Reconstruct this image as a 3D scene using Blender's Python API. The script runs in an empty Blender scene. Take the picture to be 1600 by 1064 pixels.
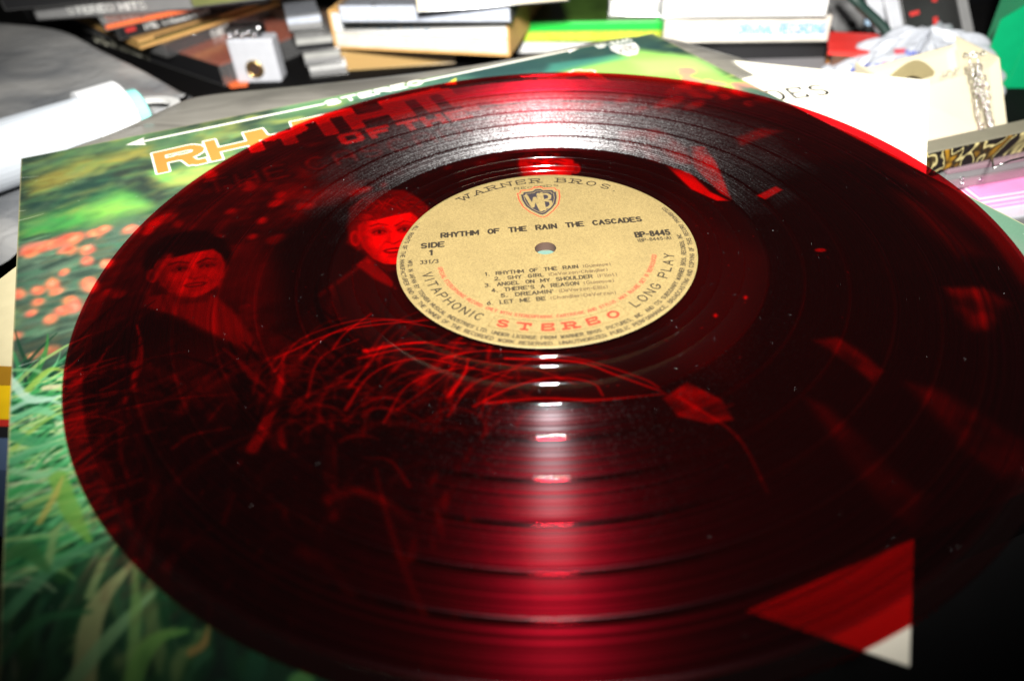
import bpy, math, random
import numpy as np
from mathutils import Vector, Matrix

random.seed(7)
rng = np.random.default_rng(11)
S = 0.01            # everything below is authored in centimetres
scene = bpy.context.scene
COL = scene.collection

# ------------------------------------------------------------------ camera
F_PX, CAM_D, CAM_H = 1158.12, 20.739, 14.164
YAW, PITCH, ROLL = -0.0639, 0.7201, -0.066
fw = np.array([math.sin(YAW) * math.cos(PITCH), math.cos(YAW) * math.cos(PITCH), -math.sin(PITCH)])
rt = np.cross(fw, [0, 0, 1.0]); rt /= np.linalg.norm(rt)
up = np.cross(rt, fw)
rt, up = math.cos(ROLL) * rt + math.sin(ROLL) * up, -math.sin(ROLL) * rt + math.cos(ROLL) * up
CAM = np.array([0.0, -CAM_D, CAM_H])
cam_data = bpy.data.cameras.new('camera')
cam = bpy.data.objects.new('camera', cam_data)
COL.objects.link(cam)
m = Matrix(((rt[0], up[0], -fw[0], CAM[0] * S), (rt[1], up[1], -fw[1], CAM[1] * S),
            (rt[2], up[2], -fw[2], CAM[2] * S), (0, 0, 0, 1)))
cam.matrix_world = m
cam_data.sensor_width = 23.5
cam_data.lens = F_PX / 1600 * 23.5
cam_data.clip_start, cam_data.clip_end = 0.01, 20
cam_data.dof.use_dof = True
cam_data.dof.focus_distance = 0.262
cam_data.dof.aperture_fstop = 4.5
scene.camera = cam

# ------------------------------------------------------------------ light
world = bpy.data.worlds.new('World')
scene.world = world
world.use_nodes = True
world.node_tree.nodes['Background'].inputs[0].default_value = (0.9, 0.86, 0.8, 1)
world.node_tree.nodes['Background'].inputs[1].default_value = 0.03
ld = bpy.data.lights.new('camera_flash', 'SPOT')
flash = bpy.data.objects.new('camera_flash', ld)
COL.objects.link(flash)
FL = Vector((0.2, -25.0, 27.0)) * S
AIM = Vector((1.5, 34.0, -3.0)) * S
flash.location = FL
flash.rotation_euler = (AIM - FL).to_track_quat('-Z', 'Y').to_euler()
ld.energy = 50.0
ld.color = (1.0, 0.975, 0.93)
ld.shadow_soft_size = 0.026
ld.spot_size = math.radians(88)
ld.spot_blend = 1.0
scene.view_settings.view_transform = 'Standard'
scene.view_settings.look = 'None'
scene.view_settings.exposure = 0.0
scene.view_settings.gamma = 1.0
scene.cycles.transparent_max_bounces = 24
scene.cycles.max_bounces = 10


# ------------------------------------------------------------------ helpers
def at(px, py, z):
    """the point of the horizontal plane z (cm) seen at a photo pixel"""
    v = fw * F_PX + rt * (px - 800) - up * (py - 532)
    p = CAM + v * (z - CAM[2]) / v[2]
    return p


def at_y(px, py, y):
    v = fw * F_PX + rt * (px - 800) - up * (py - 532)
    return CAM + v * (y - CAM[1]) / v[1]


def px_of(p):
    v = np.asarray(p, float) - CAM
    z = v @ fw
    return 800 + F_PX * (v @ rt) / z, 532 - F_PX * (v @ up) / z


class MB:
    def __init__(s):
        s.v, s.f, s.smooth = [], [], False

    def add(s, verts, faces):
        n = len(s.v)
        s.v += [tuple(map(float, p)) for p in verts]
        s.f += [tuple(n + i for i in f) for f in faces]
        return s

    def box(s, x0, x1, y0, y1, z0, z1):
        return s.add([(x0, y0, z0), (x1, y0, z0), (x1, y1, z0), (x0, y1, z0),
                      (x0, y0, z1), (x1, y0, z1), (x1, y1, z1), (x0, y1, z1)],
                     [(0, 3, 2, 1), (4, 5, 6, 7), (0, 1, 5, 4), (1, 2, 6, 5), (2, 3, 7, 6), (3, 0, 4, 7)])

    def prism(s, pts, z0, z1):
        n = len(pts)
        vs = [(p[0], p[1], z0) for p in pts] + [(p[0], p[1], z1) for p in pts]
        fs = [tuple(range(n))[::-1], tuple(range(n, 2 * n))]
        fs += [(i, (i + 1) % n, n + (i + 1) % n, n + i) for i in range(n)]
        return s.add(vs, fs)

    def slab(s, quad, thick):
        """four 3-D points, pushed back along the normal by thick"""
        q = [np.array(p, float) for p in quad]
        nrm = np.cross(q[1] - q[0], q[2] - q[0]); nrm /= np.linalg.norm(nrm)
        b = [p - nrm * thick for p in q]
        return s.add(q + b, [(0, 1, 2, 3), (7, 6, 5, 4), (0, 4, 5, 1), (1, 5, 6, 2), (2, 6, 7, 3), (3, 7, 4, 0)])

    def tube(s, pts, r, n=8, cap=True):
        pts = [np.array(p, float) for p in pts]
        rs = r if isinstance(r, (list, tuple)) else [r] * len(pts)
        rings = []
        ref = None
        for i, p in enumerate(pts):
            t = pts[min(i + 1, len(pts) - 1)] - pts[max(i - 1, 0)]
            t /= np.linalg.norm(t) + 1e-9
            if ref is None:
                ref = np.array([0, 0, 1.0]) if abs(t[2]) < .9 else np.array([1.0, 0, 0])
            a = np.cross(t, ref); a /= np.linalg.norm(a) + 1e-9
            b = np.cross(a, t); ref = b
            rings.append([p + rs[i] * (math.cos(k * 2 * math.pi / n) * a + math.sin(k * 2 * math.pi / n) * b) for k in range(n)])
        vs = [q for ring in rings for q in ring]
        fs = []
        for i in range(len(pts) - 1):
            for k in range(n):
                fs.append((i * n + k, i * n + (k + 1) % n, (i + 1) * n + (k + 1) % n, (i + 1) * n + k))
        if cap:
            fs.append(tuple(range(n))[::-1]); fs.append(tuple((len(pts) - 1) * n + k for k in range(n)))
        return s.add(vs, fs)

    def torus(s, c, R, r, ax, bx, n=14, k=6, stretch=1.0):
        ax, bx = np.array(ax, float), np.array(bx, float)
        ax /= np.linalg.norm(ax); bx /= np.linalg.norm(bx)
        nz = np.cross(ax, bx)
        vs, fs = [], []
        for i in range(n):
            t = 2 * math.pi * i / n
            ctr = np.array(c) + R * (math.cos(t) * ax * stretch + math.sin(t) * bx)
            d = math.cos(t) * ax + math.sin(t) * bx
            for j in range(k):
                u = 2 * math.pi * j / k
                vs.append(ctr + r * (math.cos(u) * d + math.sin(u) * nz))
        for i in range(n):
            for j in range(k):
                fs.append((i * k + j, ((i + 1) % n) * k + j, ((i + 1) % n) * k + (j + 1) % k, i * k + (j + 1) % k))
        return s.add(vs, fs)

    def build(s, name, mat, parent=None, smooth=False, bevel=0, label=None, uv=None):
        me = bpy.data.meshes.new(name)
        me.from_pydata([(x * S, y * S, z * S) for x, y, z in s.v], [], s.f)
        me.validate(); me.update()
        if smooth:
            me.polygons.foreach_set('use_smooth', [True] * len(me.polygons))
        me.materials.append(mat)
        o = bpy.data.objects.new(name, me)
        COL.objects.link(o)
        if parent:
            o.parent = parent
        if bevel:
            b = o.modifiers.new('bevel', 'BEVEL'); b.width = bevel * S; b.segments = 2; b.limit_method = 'ANGLE'
        if label:
            o['label'] = label
        return o


def thing(name, label, cat, loc=(0, 0, 0), rz=0, group=None):
    o = bpy.data.objects.new(name, None)
    COL.objects.link(o)
    o.location = (loc[0] * S, loc[1] * S, loc[2] * S)
    o.rotation_euler = (0, 0, rz)
    o.empty_display_size = 0.01
    o['label'] = label; o['category'] = cat
    if group:
        o['group'] = group
    return o


def tag(o, label, cat, group=None):
    o['label'] = label; o['category'] = cat
    if group:
        o['group'] = group
    return o


# ------------------------------------------------------------------ materials
def new_mat(name):
    mt = bpy.data.materials.new(name)
    mt.use_nodes = True
    nt = mt.node_tree
    nt.nodes.clear()
    out = nt.nodes.new('ShaderNodeOutputMaterial')
    return mt, nt, out


def N(nt, t, **kw):
    n = nt.nodes.new(t)
    for k, v in kw.items():
        if k in n.inputs.keys() if isinstance(k, str) else False:
            n.inputs[k].default_value = v
        else:
            setattr(n, k, v)
    return n


def srgb(r, g, b):
    f = lambda c: c / 12.92 if c <= .04045 else ((c + .055) / 1.055) ** 2.4
    return (f(r / 255), f(g / 255), f(b / 255), 1)


def plain(name, col, rough=.5, noise=.12, scale=150, metal=0, bump=.0, coat=0, spec=.5, trans=0):
    mt, nt, out = new_mat(name)
    p = nt.nodes.new('ShaderNodeBsdfPrincipled')
    tc = nt.nodes.new('ShaderNodeTexCoord')
    nz = nt.nodes.new('ShaderNodeTexNoise')
    nz.inputs['Scale'].default_value = scale
    nz.inputs['Detail'].default_value = 5
    nt.links.new(tc.outputs['Object'], nz.inputs['Vector'])
    mx = nt.nodes.new('ShaderNodeMix'); mx.data_type = 'RGBA'
    c = col
    mx.inputs[6].default_value = (c[0] * (1 - noise), c[1] * (1 - noise), c[2] * (1 - noise), 1)
    mx.inputs[7].default_value = (min(1, c[0] * (1 + noise)), min(1, c[1] * (1 + noise)), min(1, c[2] * (1 + noise)), 1)
    nt.links.new(nz.outputs[0], mx.inputs[0])
    nt.links.new(mx.outputs[2], p.inputs['Base Color'])
    p.inputs['Roughness'].default_value = rough
    p.inputs['Metallic'].default_value = metal
    p.inputs['Coat Weight'].default_value = coat
    p.inputs['Specular IOR Level'].default_value = spec
    if trans:
        p.inputs['Alpha'].default_value = 1 - trans
    if bump:
        b = nt.nodes.new('ShaderNodeBump'); b.inputs['Strength'].default_value = bump; b.inputs['Distance'].default_value = .0005
        nt.links.new(nz.outputs[0], b.inputs['Height'])
        nt.links.new(b.outputs[0], p.inputs['Normal'])
    nt.links.new(p.outputs[0], out.inputs[0])
    return mt


def two_sided_fresnel(nt, ior):
    # reflectance of a thin sheet: the same from both of its faces
    fr = nt.nodes.new('ShaderNodeFresnel'); ge = nt.nodes.new('ShaderNodeNewGeometry')
    mr_ = nt.nodes.new('ShaderNodeMapRange'); mr_.inputs[3].default_value = ior; mr_.inputs[4].default_value = 1 / ior
    nt.links.new(ge.outputs['Backfacing'], mr_.inputs[0]); nt.links.new(mr_.outputs[0], fr.inputs[0])
    return fr


def clear_mat(name, tint, gloss=.12, rough=.12, haze=0.0, hazecol=(.7, .7, .7, 1), bump=0, bscale=60, stretch=None):
    """thin clear plastic: tinted transparency, fresnel gloss and a little haze"""
    mt, nt, out = new_mat(name)
    tr = nt.nodes.new('ShaderNodeBsdfTransparent'); tr.inputs[0].default_value = tint
    gl = nt.nodes.new('ShaderNodeBsdfGlossy'); gl.inputs['Roughness'].default_value = rough
    df = nt.nodes.new('ShaderNodeBsdfDiffuse'); df.inputs[0].default_value = hazecol
    fr = two_sided_fresnel(nt, 1.5)
    ad = nt.nodes.new('ShaderNodeMath'); ad.operation = 'ADD'; ad.inputs[1].default_value = gloss; ad.use_clamp = True
    m1 = nt.nodes.new('ShaderNodeMixShader'); m2 = nt.nodes.new('ShaderNodeMixShader')
    nt.links.new(fr.outputs[0], ad.inputs[0])
    nt.links.new(ad.outputs[0], m2.inputs[0])
    m1.inputs[0].default_value = haze
    nt.links.new(tr.outputs[0], m1.inputs[1]); nt.links.new(df.outputs[0], m1.inputs[2])
    nt.links.new(m1.outputs[0], m2.inputs[1]); nt.links.new(gl.outputs[0], m2.inputs[2])
    if bump:
        tc = nt.nodes.new('ShaderNodeTexCoord')
        mp = nt.nodes.new('ShaderNodeMapping')
        if stretch:
            mp.inputs['Scale'].default_value = stretch
            mp.inputs['Rotation'].default_value = (0, 0, -.4)
        nz = nt.nodes.new('ShaderNodeTexNoise'); nz.inputs['Scale'].default_value = bscale; nz.inputs['Detail'].default_value = 3
        nz.inputs['Distortion'].default_value = .8
        b = nt.nodes.new('ShaderNodeBump'); b.inputs['Strength'].default_value = bump; b.inputs['Distance'].default_value = .002
        nt.links.new(tc.outputs['Object'], mp.inputs[0]); nt.links.new(mp.outputs[0], nz.inputs['Vector'])
        nt.links.new(nz.outputs[0], b.inputs['Height'])
        nt.links.new(b.outputs[0], gl.inputs['Normal']); nt.links.new(b.outputs[0], df.inputs['Normal'])
        rp = nt.nodes.new('ShaderNodeMapRange'); rp.inputs[1].default_value = .35; rp.inputs[2].default_value = .7
        rp.inputs[3].default_value = max(0, haze - .3); rp.inputs[4].default_value = min(1, haze + .3)
        nt.links.new(nz.outputs[0], rp.inputs[0]); nt.links.new(rp.outputs[0], m1.inputs[0])
    nt.links.new(m2.outputs[0], out.inputs[0])
    return mt


def image_mat(name, arr, rough=.4, coat=0.0, glitter=False, spec=.5):
    """arr: (n, n, 3) painted by this script, row 0 at the bottom; mapped by the mesh's UVs"""
    n = arr.shape[0]
    im = bpy.data.images.new(name + '_print', n, n)
    px = np.ones((n, n, 4), np.float32)
    px[..., :3] = np.clip(arr, 0, 1)
    im.pixels.foreach_set(px.ravel())
    im.update(); im.pack()
    mt, nt, out = new_mat(name)
    p = nt.nodes.new('ShaderNodeBsdfPrincipled')
    t = nt.nodes.new('ShaderNodeTexImage'); t.image = im; t.interpolation = 'Cubic'; t.extension = 'EXTEND'
    uvn = nt.nodes.new('ShaderNodeUVMap'); uvn.uv_map = 'UVMap'
    nt.links.new(uvn.outputs[0], t.inputs[0])
    p.inputs['Roughness'].default_value = rough
    p.inputs['Coat Weight'].default_value = coat
    p.inputs['Coat Roughness'].default_value = .12
    p.inputs['Specular IOR Level'].default_value = spec
    if glitter:
        tc = nt.nodes.new('ShaderNodeTexCoord')
        nz = nt.nodes.new('ShaderNodeTexNoise'); nz.inputs['Scale'].default_value = 2600; nz.inputs['Detail'].default_value = 3
        nt.links.new(tc.outputs['Object'], nz.inputs['Vector'])
        nz2 = nt.nodes.new('ShaderNodeTexNoise'); nz2.inputs['Scale'].default_value = 70; nz2.inputs['Detail'].default_value = 6
        nt.links.new(tc.outputs['Object'], nz2.inputs['Vector'])
        mr = nt.nodes.new('ShaderNodeMapRange'); mr.inputs[1].default_value = .3; mr.inputs[2].default_value = .7
        mr.inputs[3].default_value = .72; mr.inputs[4].default_value = 1.3
        nt.links.new(nz.outputs[0], mr.inputs[0])
        mr2 = nt.nodes.new('ShaderNodeMapRange'); mr2.inputs[1].default_value = .3; mr2.inputs[2].default_value = .7
        mr2.inputs[3].default_value = .93; mr2.inputs[4].default_value = 1.06
        nt.links.new(nz2.outputs[0], mr2.inputs[0])
        mm = nt.nodes.new('ShaderNodeMath'); mm.operation = 'MULTIPLY'
        nt.links.new(mr.outputs[0], mm.inputs[0]); nt.links.new(mr2.outputs[0], mm.inputs[1])
        vm = nt.nodes.new('ShaderNodeVectorMath'); vm.operation = 'SCALE'
        nt.links.new(t.outputs[0], vm.inputs[0]); nt.links.new(mm.outputs[0], vm.inputs['Scale'])
        nt.links.new(vm.outputs[0], p.inputs['Base Color'])
    else:
        nt.links.new(t.outputs[0], p.inputs['Base Color'])
    nt.links.new(p.outputs[0], out.inputs[0])
    return mt


# ------------------------------------------------------------------ stroke lettering
def _arc(cx, cy, rx, ry, a0, a1, n=9):
    return [(cx + rx * math.cos(math.radians(a0 + (a1 - a0) * i / (n - 1))), cy + ry * math.sin(math.radians(a0 + (a1 - a0) * i / (n - 1)))) for i in range(n)]


G = {
    'A': [[(0, 0), (.5, 1), (1, 0)], [(.2, .36), (.8, .36)]],
    'B': [[(0, 0), (0, 1), (.6, 1)] + _arc(.6, .77, .3, .23, 90, -90) + [(0, .54)], [(.6, .54)] + _arc(.65, .27, .35, .27, 90, -90) + [(0, 0)]],
    'C': [_arc(.5, .5, .5, .5, 45, 315, 15)],
    'D': [[(0, 0), (0, 1), (.45, 1)] + _arc(.45, .5, .55, .5, 90, -90, 13) + [(0, 0)]],
    'E': [[(1, 1), (0, 1), (0, 0), (1, 0)], [(0, .52), (.8, .52)]],
    'F': [[(1, 1), (0, 1), (0, 0)], [(0, .52), (.8, .52)]],
    'G': [_arc(.5, .5, .5, .5, 45, 335, 15) + [(1, .46), (.6, .46)]],
    'H': [[(0, 0), (0, 1)], [(1, 0), (1, 1)], [(0, .52), (1, .52)]],
    'I': [[(.5, 0), (.5, 1)]],
    'J': [[(.8, 1), (.8, .3)] + _arc(.45, .3, .35, .3, 0, -180)],
    'K': [[(0, 0), (0, 1)], [(1, 1), (0, .42)], [(.35, .62), (1, 0)]],
    'L': [[(0, 1), (0, 0), (.9, 0)]],
    'M': [[(0, 0), (0, 1), (.5, .25), (1, 1), (1, 0)]],
    'N': [[(0, 0), (0, 1), (1, 0), (1, 1)]],
    'O': [_arc(.5, .5, .5, .5, 0, 360, 21)],
    'P': [[(0, 0), (0, 1), (.65, 1)] + _arc(.65, .74, .33, .26, 90, -90) + [(0, .48)]],
    'Q': [_arc(.5, .5, .5, .5, 0, 360, 21), [(.6, .25), (1, -.05)]],
    'R': [[(0, 0), (0, 1), (.65, 1)] + _arc(.65, .75, .32, .25, 90, -90) + [(0, .5)], [(.5, .5), (1, 0)]],
    'S': [_arc(.5, .75, .46, .25, 30, 270, 11) + _arc(.5, .25, .46, .25, 90, -150, 11)],
    'T': [[(0, 1), (1, 1)], [(.5, 1), (.5, 0)]],
    'U': [[(0, 1), (0, .35)] + _arc(.5, .35, .5, .35, 180, 360, 11) + [(1, 1)]],
    'V': [[(0, 1), (.5, 0), (1, 1)]],
    'W': [[(0, 1), (.25, 0), (.5, .8), (.75, 0), (1, 1)]],
    'X': [[(0, 0), (1, 1)], [(0, 1), (1, 0)]],
    'Y': [[(0, 1), (.5, .5), (1, 1)], [(.5, .5), (.5, 0)]],
    'Z': [[(0, 1), (1, 1), (0, 0), (1, 0)]],
    '0': [_arc(.5, .5, .42, .5, 0, 360, 17)],
    '1': [[(.25, .8), (.5, 1), (.5, 0)]],
    '2': [_arc(.5, .72, .42, .28, 160, -30, 9) + [(.05, 0), (.95, 0)]],
    '3': [_arc(.45, .75, .4, .25, 150, -90, 9) + _arc(.45, .25, .45, .27, 90, -150, 9)],
    '4': [[(.7, 0), (.7, 1), (0, .3), (1, .3)]],
    '5': [[(.9, 1), (.2, 1), (.12, .55)] + _arc(.47, .32, .43, .32, 120, -150, 11)],
    '6': [[(.8, 1), (.15, .5)] + _arc(.5, .3, .42, .3, 160, -200, 15)],
    '7': [[(0, 1), (1, 1), (.35, 0)]],
    '8': [_arc(.5, .76, .36, .24, 0, 360, 13), _arc(.5, .26, .43, .26, 0, 360, 13)],
    '9': [_arc(.5, .7, .42, .3, 20, 380, 15), [(.92, .7), (.5, 0)]],
    '.': [[(.3, 0), (.36, .04)]],
    ',': [[(.4, .06), (.25, -.15)]],
    "'": [[(.4, 1), (.3, .75)]],
    '-': [[(.15, .45), (.85, .45)]],
    '(': [_arc(1.0, .45, .6, .65, 135, 225, 7)],
    ')': [_arc(0, .45, .6, .65, 45, -45, 7)],
    '/': [[(0, -.1), (1, 1.05)]],
    '*': [[(.3, .45), (.5, .5)]],
    'a': [_arc(.5, .33, .4, .33, 0, 360, 13), [(.92, .66), (.92, 0)]],
    'b': [[(.08, 1), (.08, 0)], _arc(.5, .33, .4, .33, 0, 360, 13)],
    'c': [_arc(.5, .33, .45, .33, 45, 315, 11)],
    'd': [_arc(.5, .33, .4, .33, 0, 360, 13), [(.92, 1), (.92, 0)]],
    'e': [[(.1, .36), (.92, .36)] + _arc(.5, .33, .43, .33, 10, 310, 13)],
    'g': [_arc(.5, .33, .4, .33, 0, 360, 13), [(.92, .66), (.92, -.1)] + _arc(.5, -.1, .42, .2, 0, -150, 7)],
    'h': [[(.08, 1), (.08, 0)], [(.08, .4)] + _arc(.5, .38, .4, .28, 160, 0, 7) + [(.9, 0)]],
    'i': [[(.5, 0), (.5, .66)], [(.5, .88), (.5, .93)]],
    'l': [[(.5, 0), (.5, 1)]],
    'm': [[(0, 0), (0, .66)], [(0, .5)] + _arc(.25, .44, .24, .22, 160, 0, 5) + [(.5, 0)], [(.5, .5)] + _arc(.75, .44, .24, .22, 160, 0, 5) + [(1, 0)]],
    'n': [[(.08, 0), (.08, .66)], [(.08, .4)] + _arc(.5, .38, .4, .28, 160, 0, 7) + [(.9, 0)]],
    'o': [_arc(.5, .33, .42, .33, 0, 360, 13)],
    'r': [[(.1, 0), (.1, .66)], [(.1, .4)] + _arc(.55, .36, .42, .3, 160, 60, 5)],
    's': [_arc(.5, .5, .38, .17, 30, 270, 7) + _arc(.5, .17, .38, .17, 90, -150, 7)],
    't': [[(.4, .95), (.4, .1), (.6, 0), (.8, .03)], [(.05, .66), (.8, .66)]],
    'u': [[(.08, .66), (.08, .3)] + _arc(.5, .28, .4, .28, 180, 330, 7), [(.92, .66), (.92, 0)]],
    'v': [[(0, .66), (.5, 0), (1, .66)]],
    'z': [[(.05, .66), (.95, .66), (.05, 0), (.95, 0)]],
}
NARROW = {'I': .25, '.': .3, ',': .3, "'": .3, '1': .6, '-': .7, '(': .5, ')': .5, 'i': .25, 'l': .25, 'J': .8, 'L': .85, '*': .4, 't': .7, 'r': .7}


def layout(text, h, w, gap, space=None, serif=0.0):
    """lay a string out from x = 0; returns (polylines, width)"""
    x, out = 0.0, []
    space = w * .9 if space is None else space
    for ch in text:
        if ch == ' ':
            x += space; continue
        k = NARROW.get(ch, 1.0) * (1.25 if ch in 'MWm' else 1)
        cw = w * k * (.8 if ch.islower() else 1)
        off = -.5 * w * (1 - k) if ch in "Iil1" else 0
        for pl in G.get(ch, []):
            q = [(x + (p[0] * w * (1.25 if ch in 'MWm' else 1) * (.8 if ch.islower() else 1) if k >= 1 or ch not in "Iil1" else p[0] * w - .5 * w + .5 * cw), p[1] * h) for p in pl]
            if k < 1 and ch not in "Iil1":
                q = [(x + p[0] * cw, p[1] * h) for p in pl]
            out.append(q)
            if serif and ch.isupper():
                for e in (pl[0], pl[-1]):
                    if (e[1] in (0, 1)) and ch not in 'COQSG':
                        ex = x + e[0] * w * (1.25 if ch in 'MWm' else 1) if ch != 'I' else x + .5 * cw
                        if ch in 'ET FLZ' and 0 < e[0]:
                            sgn = 1 if e[1] == 0 else -1
                            if ch in 'EFTLZ' and not (ch == 'T' and e[0] == .5):
                                out.append([(ex, e[1] * h), (ex, e[1] * h + sgn * serif * h * .9)])
                                continue
                        out.append([(ex - serif * w, e[1] * h), (ex + serif * w, e[1] * h)])
                if ch in 'BDPR':
                    out.append([(x - serif * w, h), (x, h)]); out.append([(x - serif * w, 0), (x + serif * w * (ch in 'PR'), 0)])
        x += cw + gap
    return out, x - gap


def ribbons(mb, lines, wd, fmap):
    """thin flat ribbons along polylines; fmap maps (x, y) to a 3-D point"""
    for pl in lines:
        for (a, b) in zip(pl[:-1], pl[1:]):
            d = np.array(b) - np.array(a); L = np.linalg.norm(d)
            if L < 1e-6: continue
            d /= L; n = np.array([-d[1], d[0]]) * wd / 2; e = d * wd * .35
            q = [np.array(a) - e - n, np.array(b) + e - n, np.array(b) + e + n, np.array(a) - e + n]
            mb.add([fmap(p[0], p[1]) for p in q], [(0, 1, 2, 3)])
    return mb


# ------------------------------------------------------------------ a small painter for flat print
class Canvas:
    """square sheet of print, side cm wide; x to the right, y down"""
    def __init__(s, n, side, col):
        s.n, s.side, s.k = n, side, n / side
        s.a = np.empty((n, n, 3), np.float32); s.a[:] = np.array(col, np.float32) / 255

    def _win(s, pts, pad):
        p = np.array(pts, float) * s.k
        x0, y0 = np.floor(p.min(0) - pad).astype(int); x1, y1 = np.ceil(p.max(0) + pad).astype(int) + 1
        x0, y0 = max(x0, 0), max(y0, 0); x1, y1 = min(x1, s.n), min(y1, s.n)
        if x0 >= x1 or y0 >= y1: return None
        X, Y = np.meshgrid(np.arange(x0, x1) + .5, np.arange(y0, y1) + .5)
        return p, slice(y0, y1), slice(x0, x1), X.astype(np.float32), Y.astype(np.float32)

    def _mix(s, sy, sx, al, col, tex=None):
        c = np.array(col, np.float32) / 255
        if tex is not None:
            c = c * tex[..., None]
        s.a[sy, sx] = s.a[sy, sx] * (1 - al[..., None]) + c * al[..., None]

    def poly(s, pts, col, soft=.03, alpha=1.0, grow=0.0):
        """filled polygon, soft = edge width in cm"""
        w = s._win(pts, (soft + grow) * s.k + 2)
        if w is None: return
        p, sy, sx, X, Y = w
        d = np.full(X.shape, 1e9, np.float32); ins = np.zeros(X.shape, bool)
        for a, b in zip(p, np.roll(p, -1, 0)):
            e = b - a; L2 = e @ e + 1e-9
            t = np.clip(((X - a[0]) * e[0] + (Y - a[1]) * e[1]) / L2, 0, 1)
            d = np.minimum(d, (X - a[0] - t * e[0]) ** 2 + (Y - a[1] - t * e[1]) ** 2)
            if a[1] != b[1]:
                c = ((a[1] > Y) != (b[1] > Y)) & (X < (b[0] - a[0]) * (Y - a[1]) / (b[1] - a[1]) + a[0])
                ins ^= c
        d = np.sqrt(d); d = np.where(ins, -d, d) - grow * s.k
        f = max(soft * s.k, .7)
        t = np.clip(.5 - d / (2 * f), 0, 1); al = t * t * (3 - 2 * t) * alpha
        s._mix(sy, sx, al, col)

    def stroke(s, pts, w0, col, w1=None, soft=.01, alpha=1.0, wmid=None, square=False):
        """polyline of changing width (cm)"""
        w1 = w0 if w1 is None else w1
        mx = max(w0, w1, wmid or 0)
        w = s._win(pts, (mx + soft) * s.k + 2)
        if w is None: return
        p, sy, sx, X, Y = w
        n = len(p) - 1
        best = np.full(X.shape, 1e9, np.float32)
        for i in range(n):
            a, b = p[i], p[i + 1]; e = b - a; L2 = e @ e + 1e-9
            t = np.clip(((X - a[0]) * e[0] + (Y - a[1]) * e[1]) / L2, 0, 1)
            d = np.sqrt((X - a[0] - t * e[0]) ** 2 + (Y - a[1] - t * e[1]) ** 2)
            u = (i + t) / n
            if wmid is None: wd = w0 + (w1 - w0) * u
            else: wd = np.where(u < .5, w0 + (wmid - w0) * 2 * u, wmid + (w1 - wmid) * (2 * u - 1))
            best = np.minimum(best, d - wd * .5 * s.k)
        f = max(soft * s.k, .6)
        t = np.clip(.5 - best / (2 * f), 0, 1)
        s._mix(sy, sx, t * alpha, col)

    def text(s, lines, wd, col, fmap, soft=.004, alpha=1):
        for pl in lines:
            s.stroke([fmap(x, y) for x, y in pl], wd, col, soft=soft, alpha=alpha)

    def field(s, seed, cells, octaves=4):
        r = np.random.default_rng(seed); out = np.zeros((s.n, s.n), np.float32); amp = 1; tot = 0
        for o in range(octaves):
            cx, cy = (cells if isinstance(cells, tuple) else (cells, cells)); cx *= 2 ** o; cy *= 2 ** o
            g = r.random((cy + 2, cx + 2)).astype(np.float32)
            xs = np.linspace(0, cx, s.n, endpoint=False); ys = np.linspace(0, cy, s.n, endpoint=False)
            xi, yi = xs.astype(int), ys.astype(int); xf, yf = xs - xi, ys - yi
            xf = (xf * xf * (3 - 2 * xf)).astype(np.float32); yf = (yf * yf * (3 - 2 * yf)).astype(np.float32)
            a = g[yi][:, xi]; b = g[yi][:, xi + 1]; c = g[yi + 1][:, xi]; d = g[yi + 1][:, xi + 1]
            out += amp * ((a * (1 - xf) + b * xf) * (1 - yf)[:, None] + (c * (1 - xf) + d * xf) * yf[:, None]); tot += amp
            amp *= .55
        return out / tot


# ------------------------------------------------------------------ the album jacket
JZ = -0.30
J_TL = at(33, 248, JZ)[:2]; J_TR = at(1018, 53, JZ)[:2]
JU = (J_TR - J_TL) / np.linalg.norm(J_TR - J_TL)
JV = np.array([math.cos(math.radians(-62.83)), math.sin(math.radians(-62.83))])
JS = 31.5
JM = np.linalg.inv(np.stack([JU, JV], 1))


def jp(px, py):
    """photo pixel -> position on the printed front, cm right and cm down from its top left corner"""
    return JM @ (at(px, py, JZ)[:2] - J_TL)


def P(*pts):
    return [jp(*p) for p in pts]


def ell(cx, cy, rx, ry, rot=0, n=18):
    r = math.radians(rot)
    return P(*[(cx + rx * math.cos(t) * math.cos(r) - ry * math.sin(t) * math.sin(r),
                cy + rx * math.cos(t) * math.sin(r) + ry * math.sin(t) * math.cos(r)) for t in [2 * math.pi * i / n for i in range(n)]])


def smooth3(pts, k=5):
    """rounds a short polyline (Catmull-Rom)"""
    p = [np.array(q, float) for q in pts]
    if len(p) < 3: return p
    p = [2 * p[0] - p[1]] + p + [2 * p[-1] - p[-2]]
    out = []
    for i in range(1, len(p) - 2):
        for j in range(k):
            t = j / k
            out.append(.5 * (2 * p[i] + (p[i + 1] - p[i - 1]) * t + (2 * p[i - 1] - 5 * p[i] + 4 * p[i + 1] - p[i + 2]) * t * t + (3 * p[i] - p[i - 1] - 3 * p[i + 1] + p[i + 2]) * t ** 3))
    return out + [p[-2]]


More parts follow.
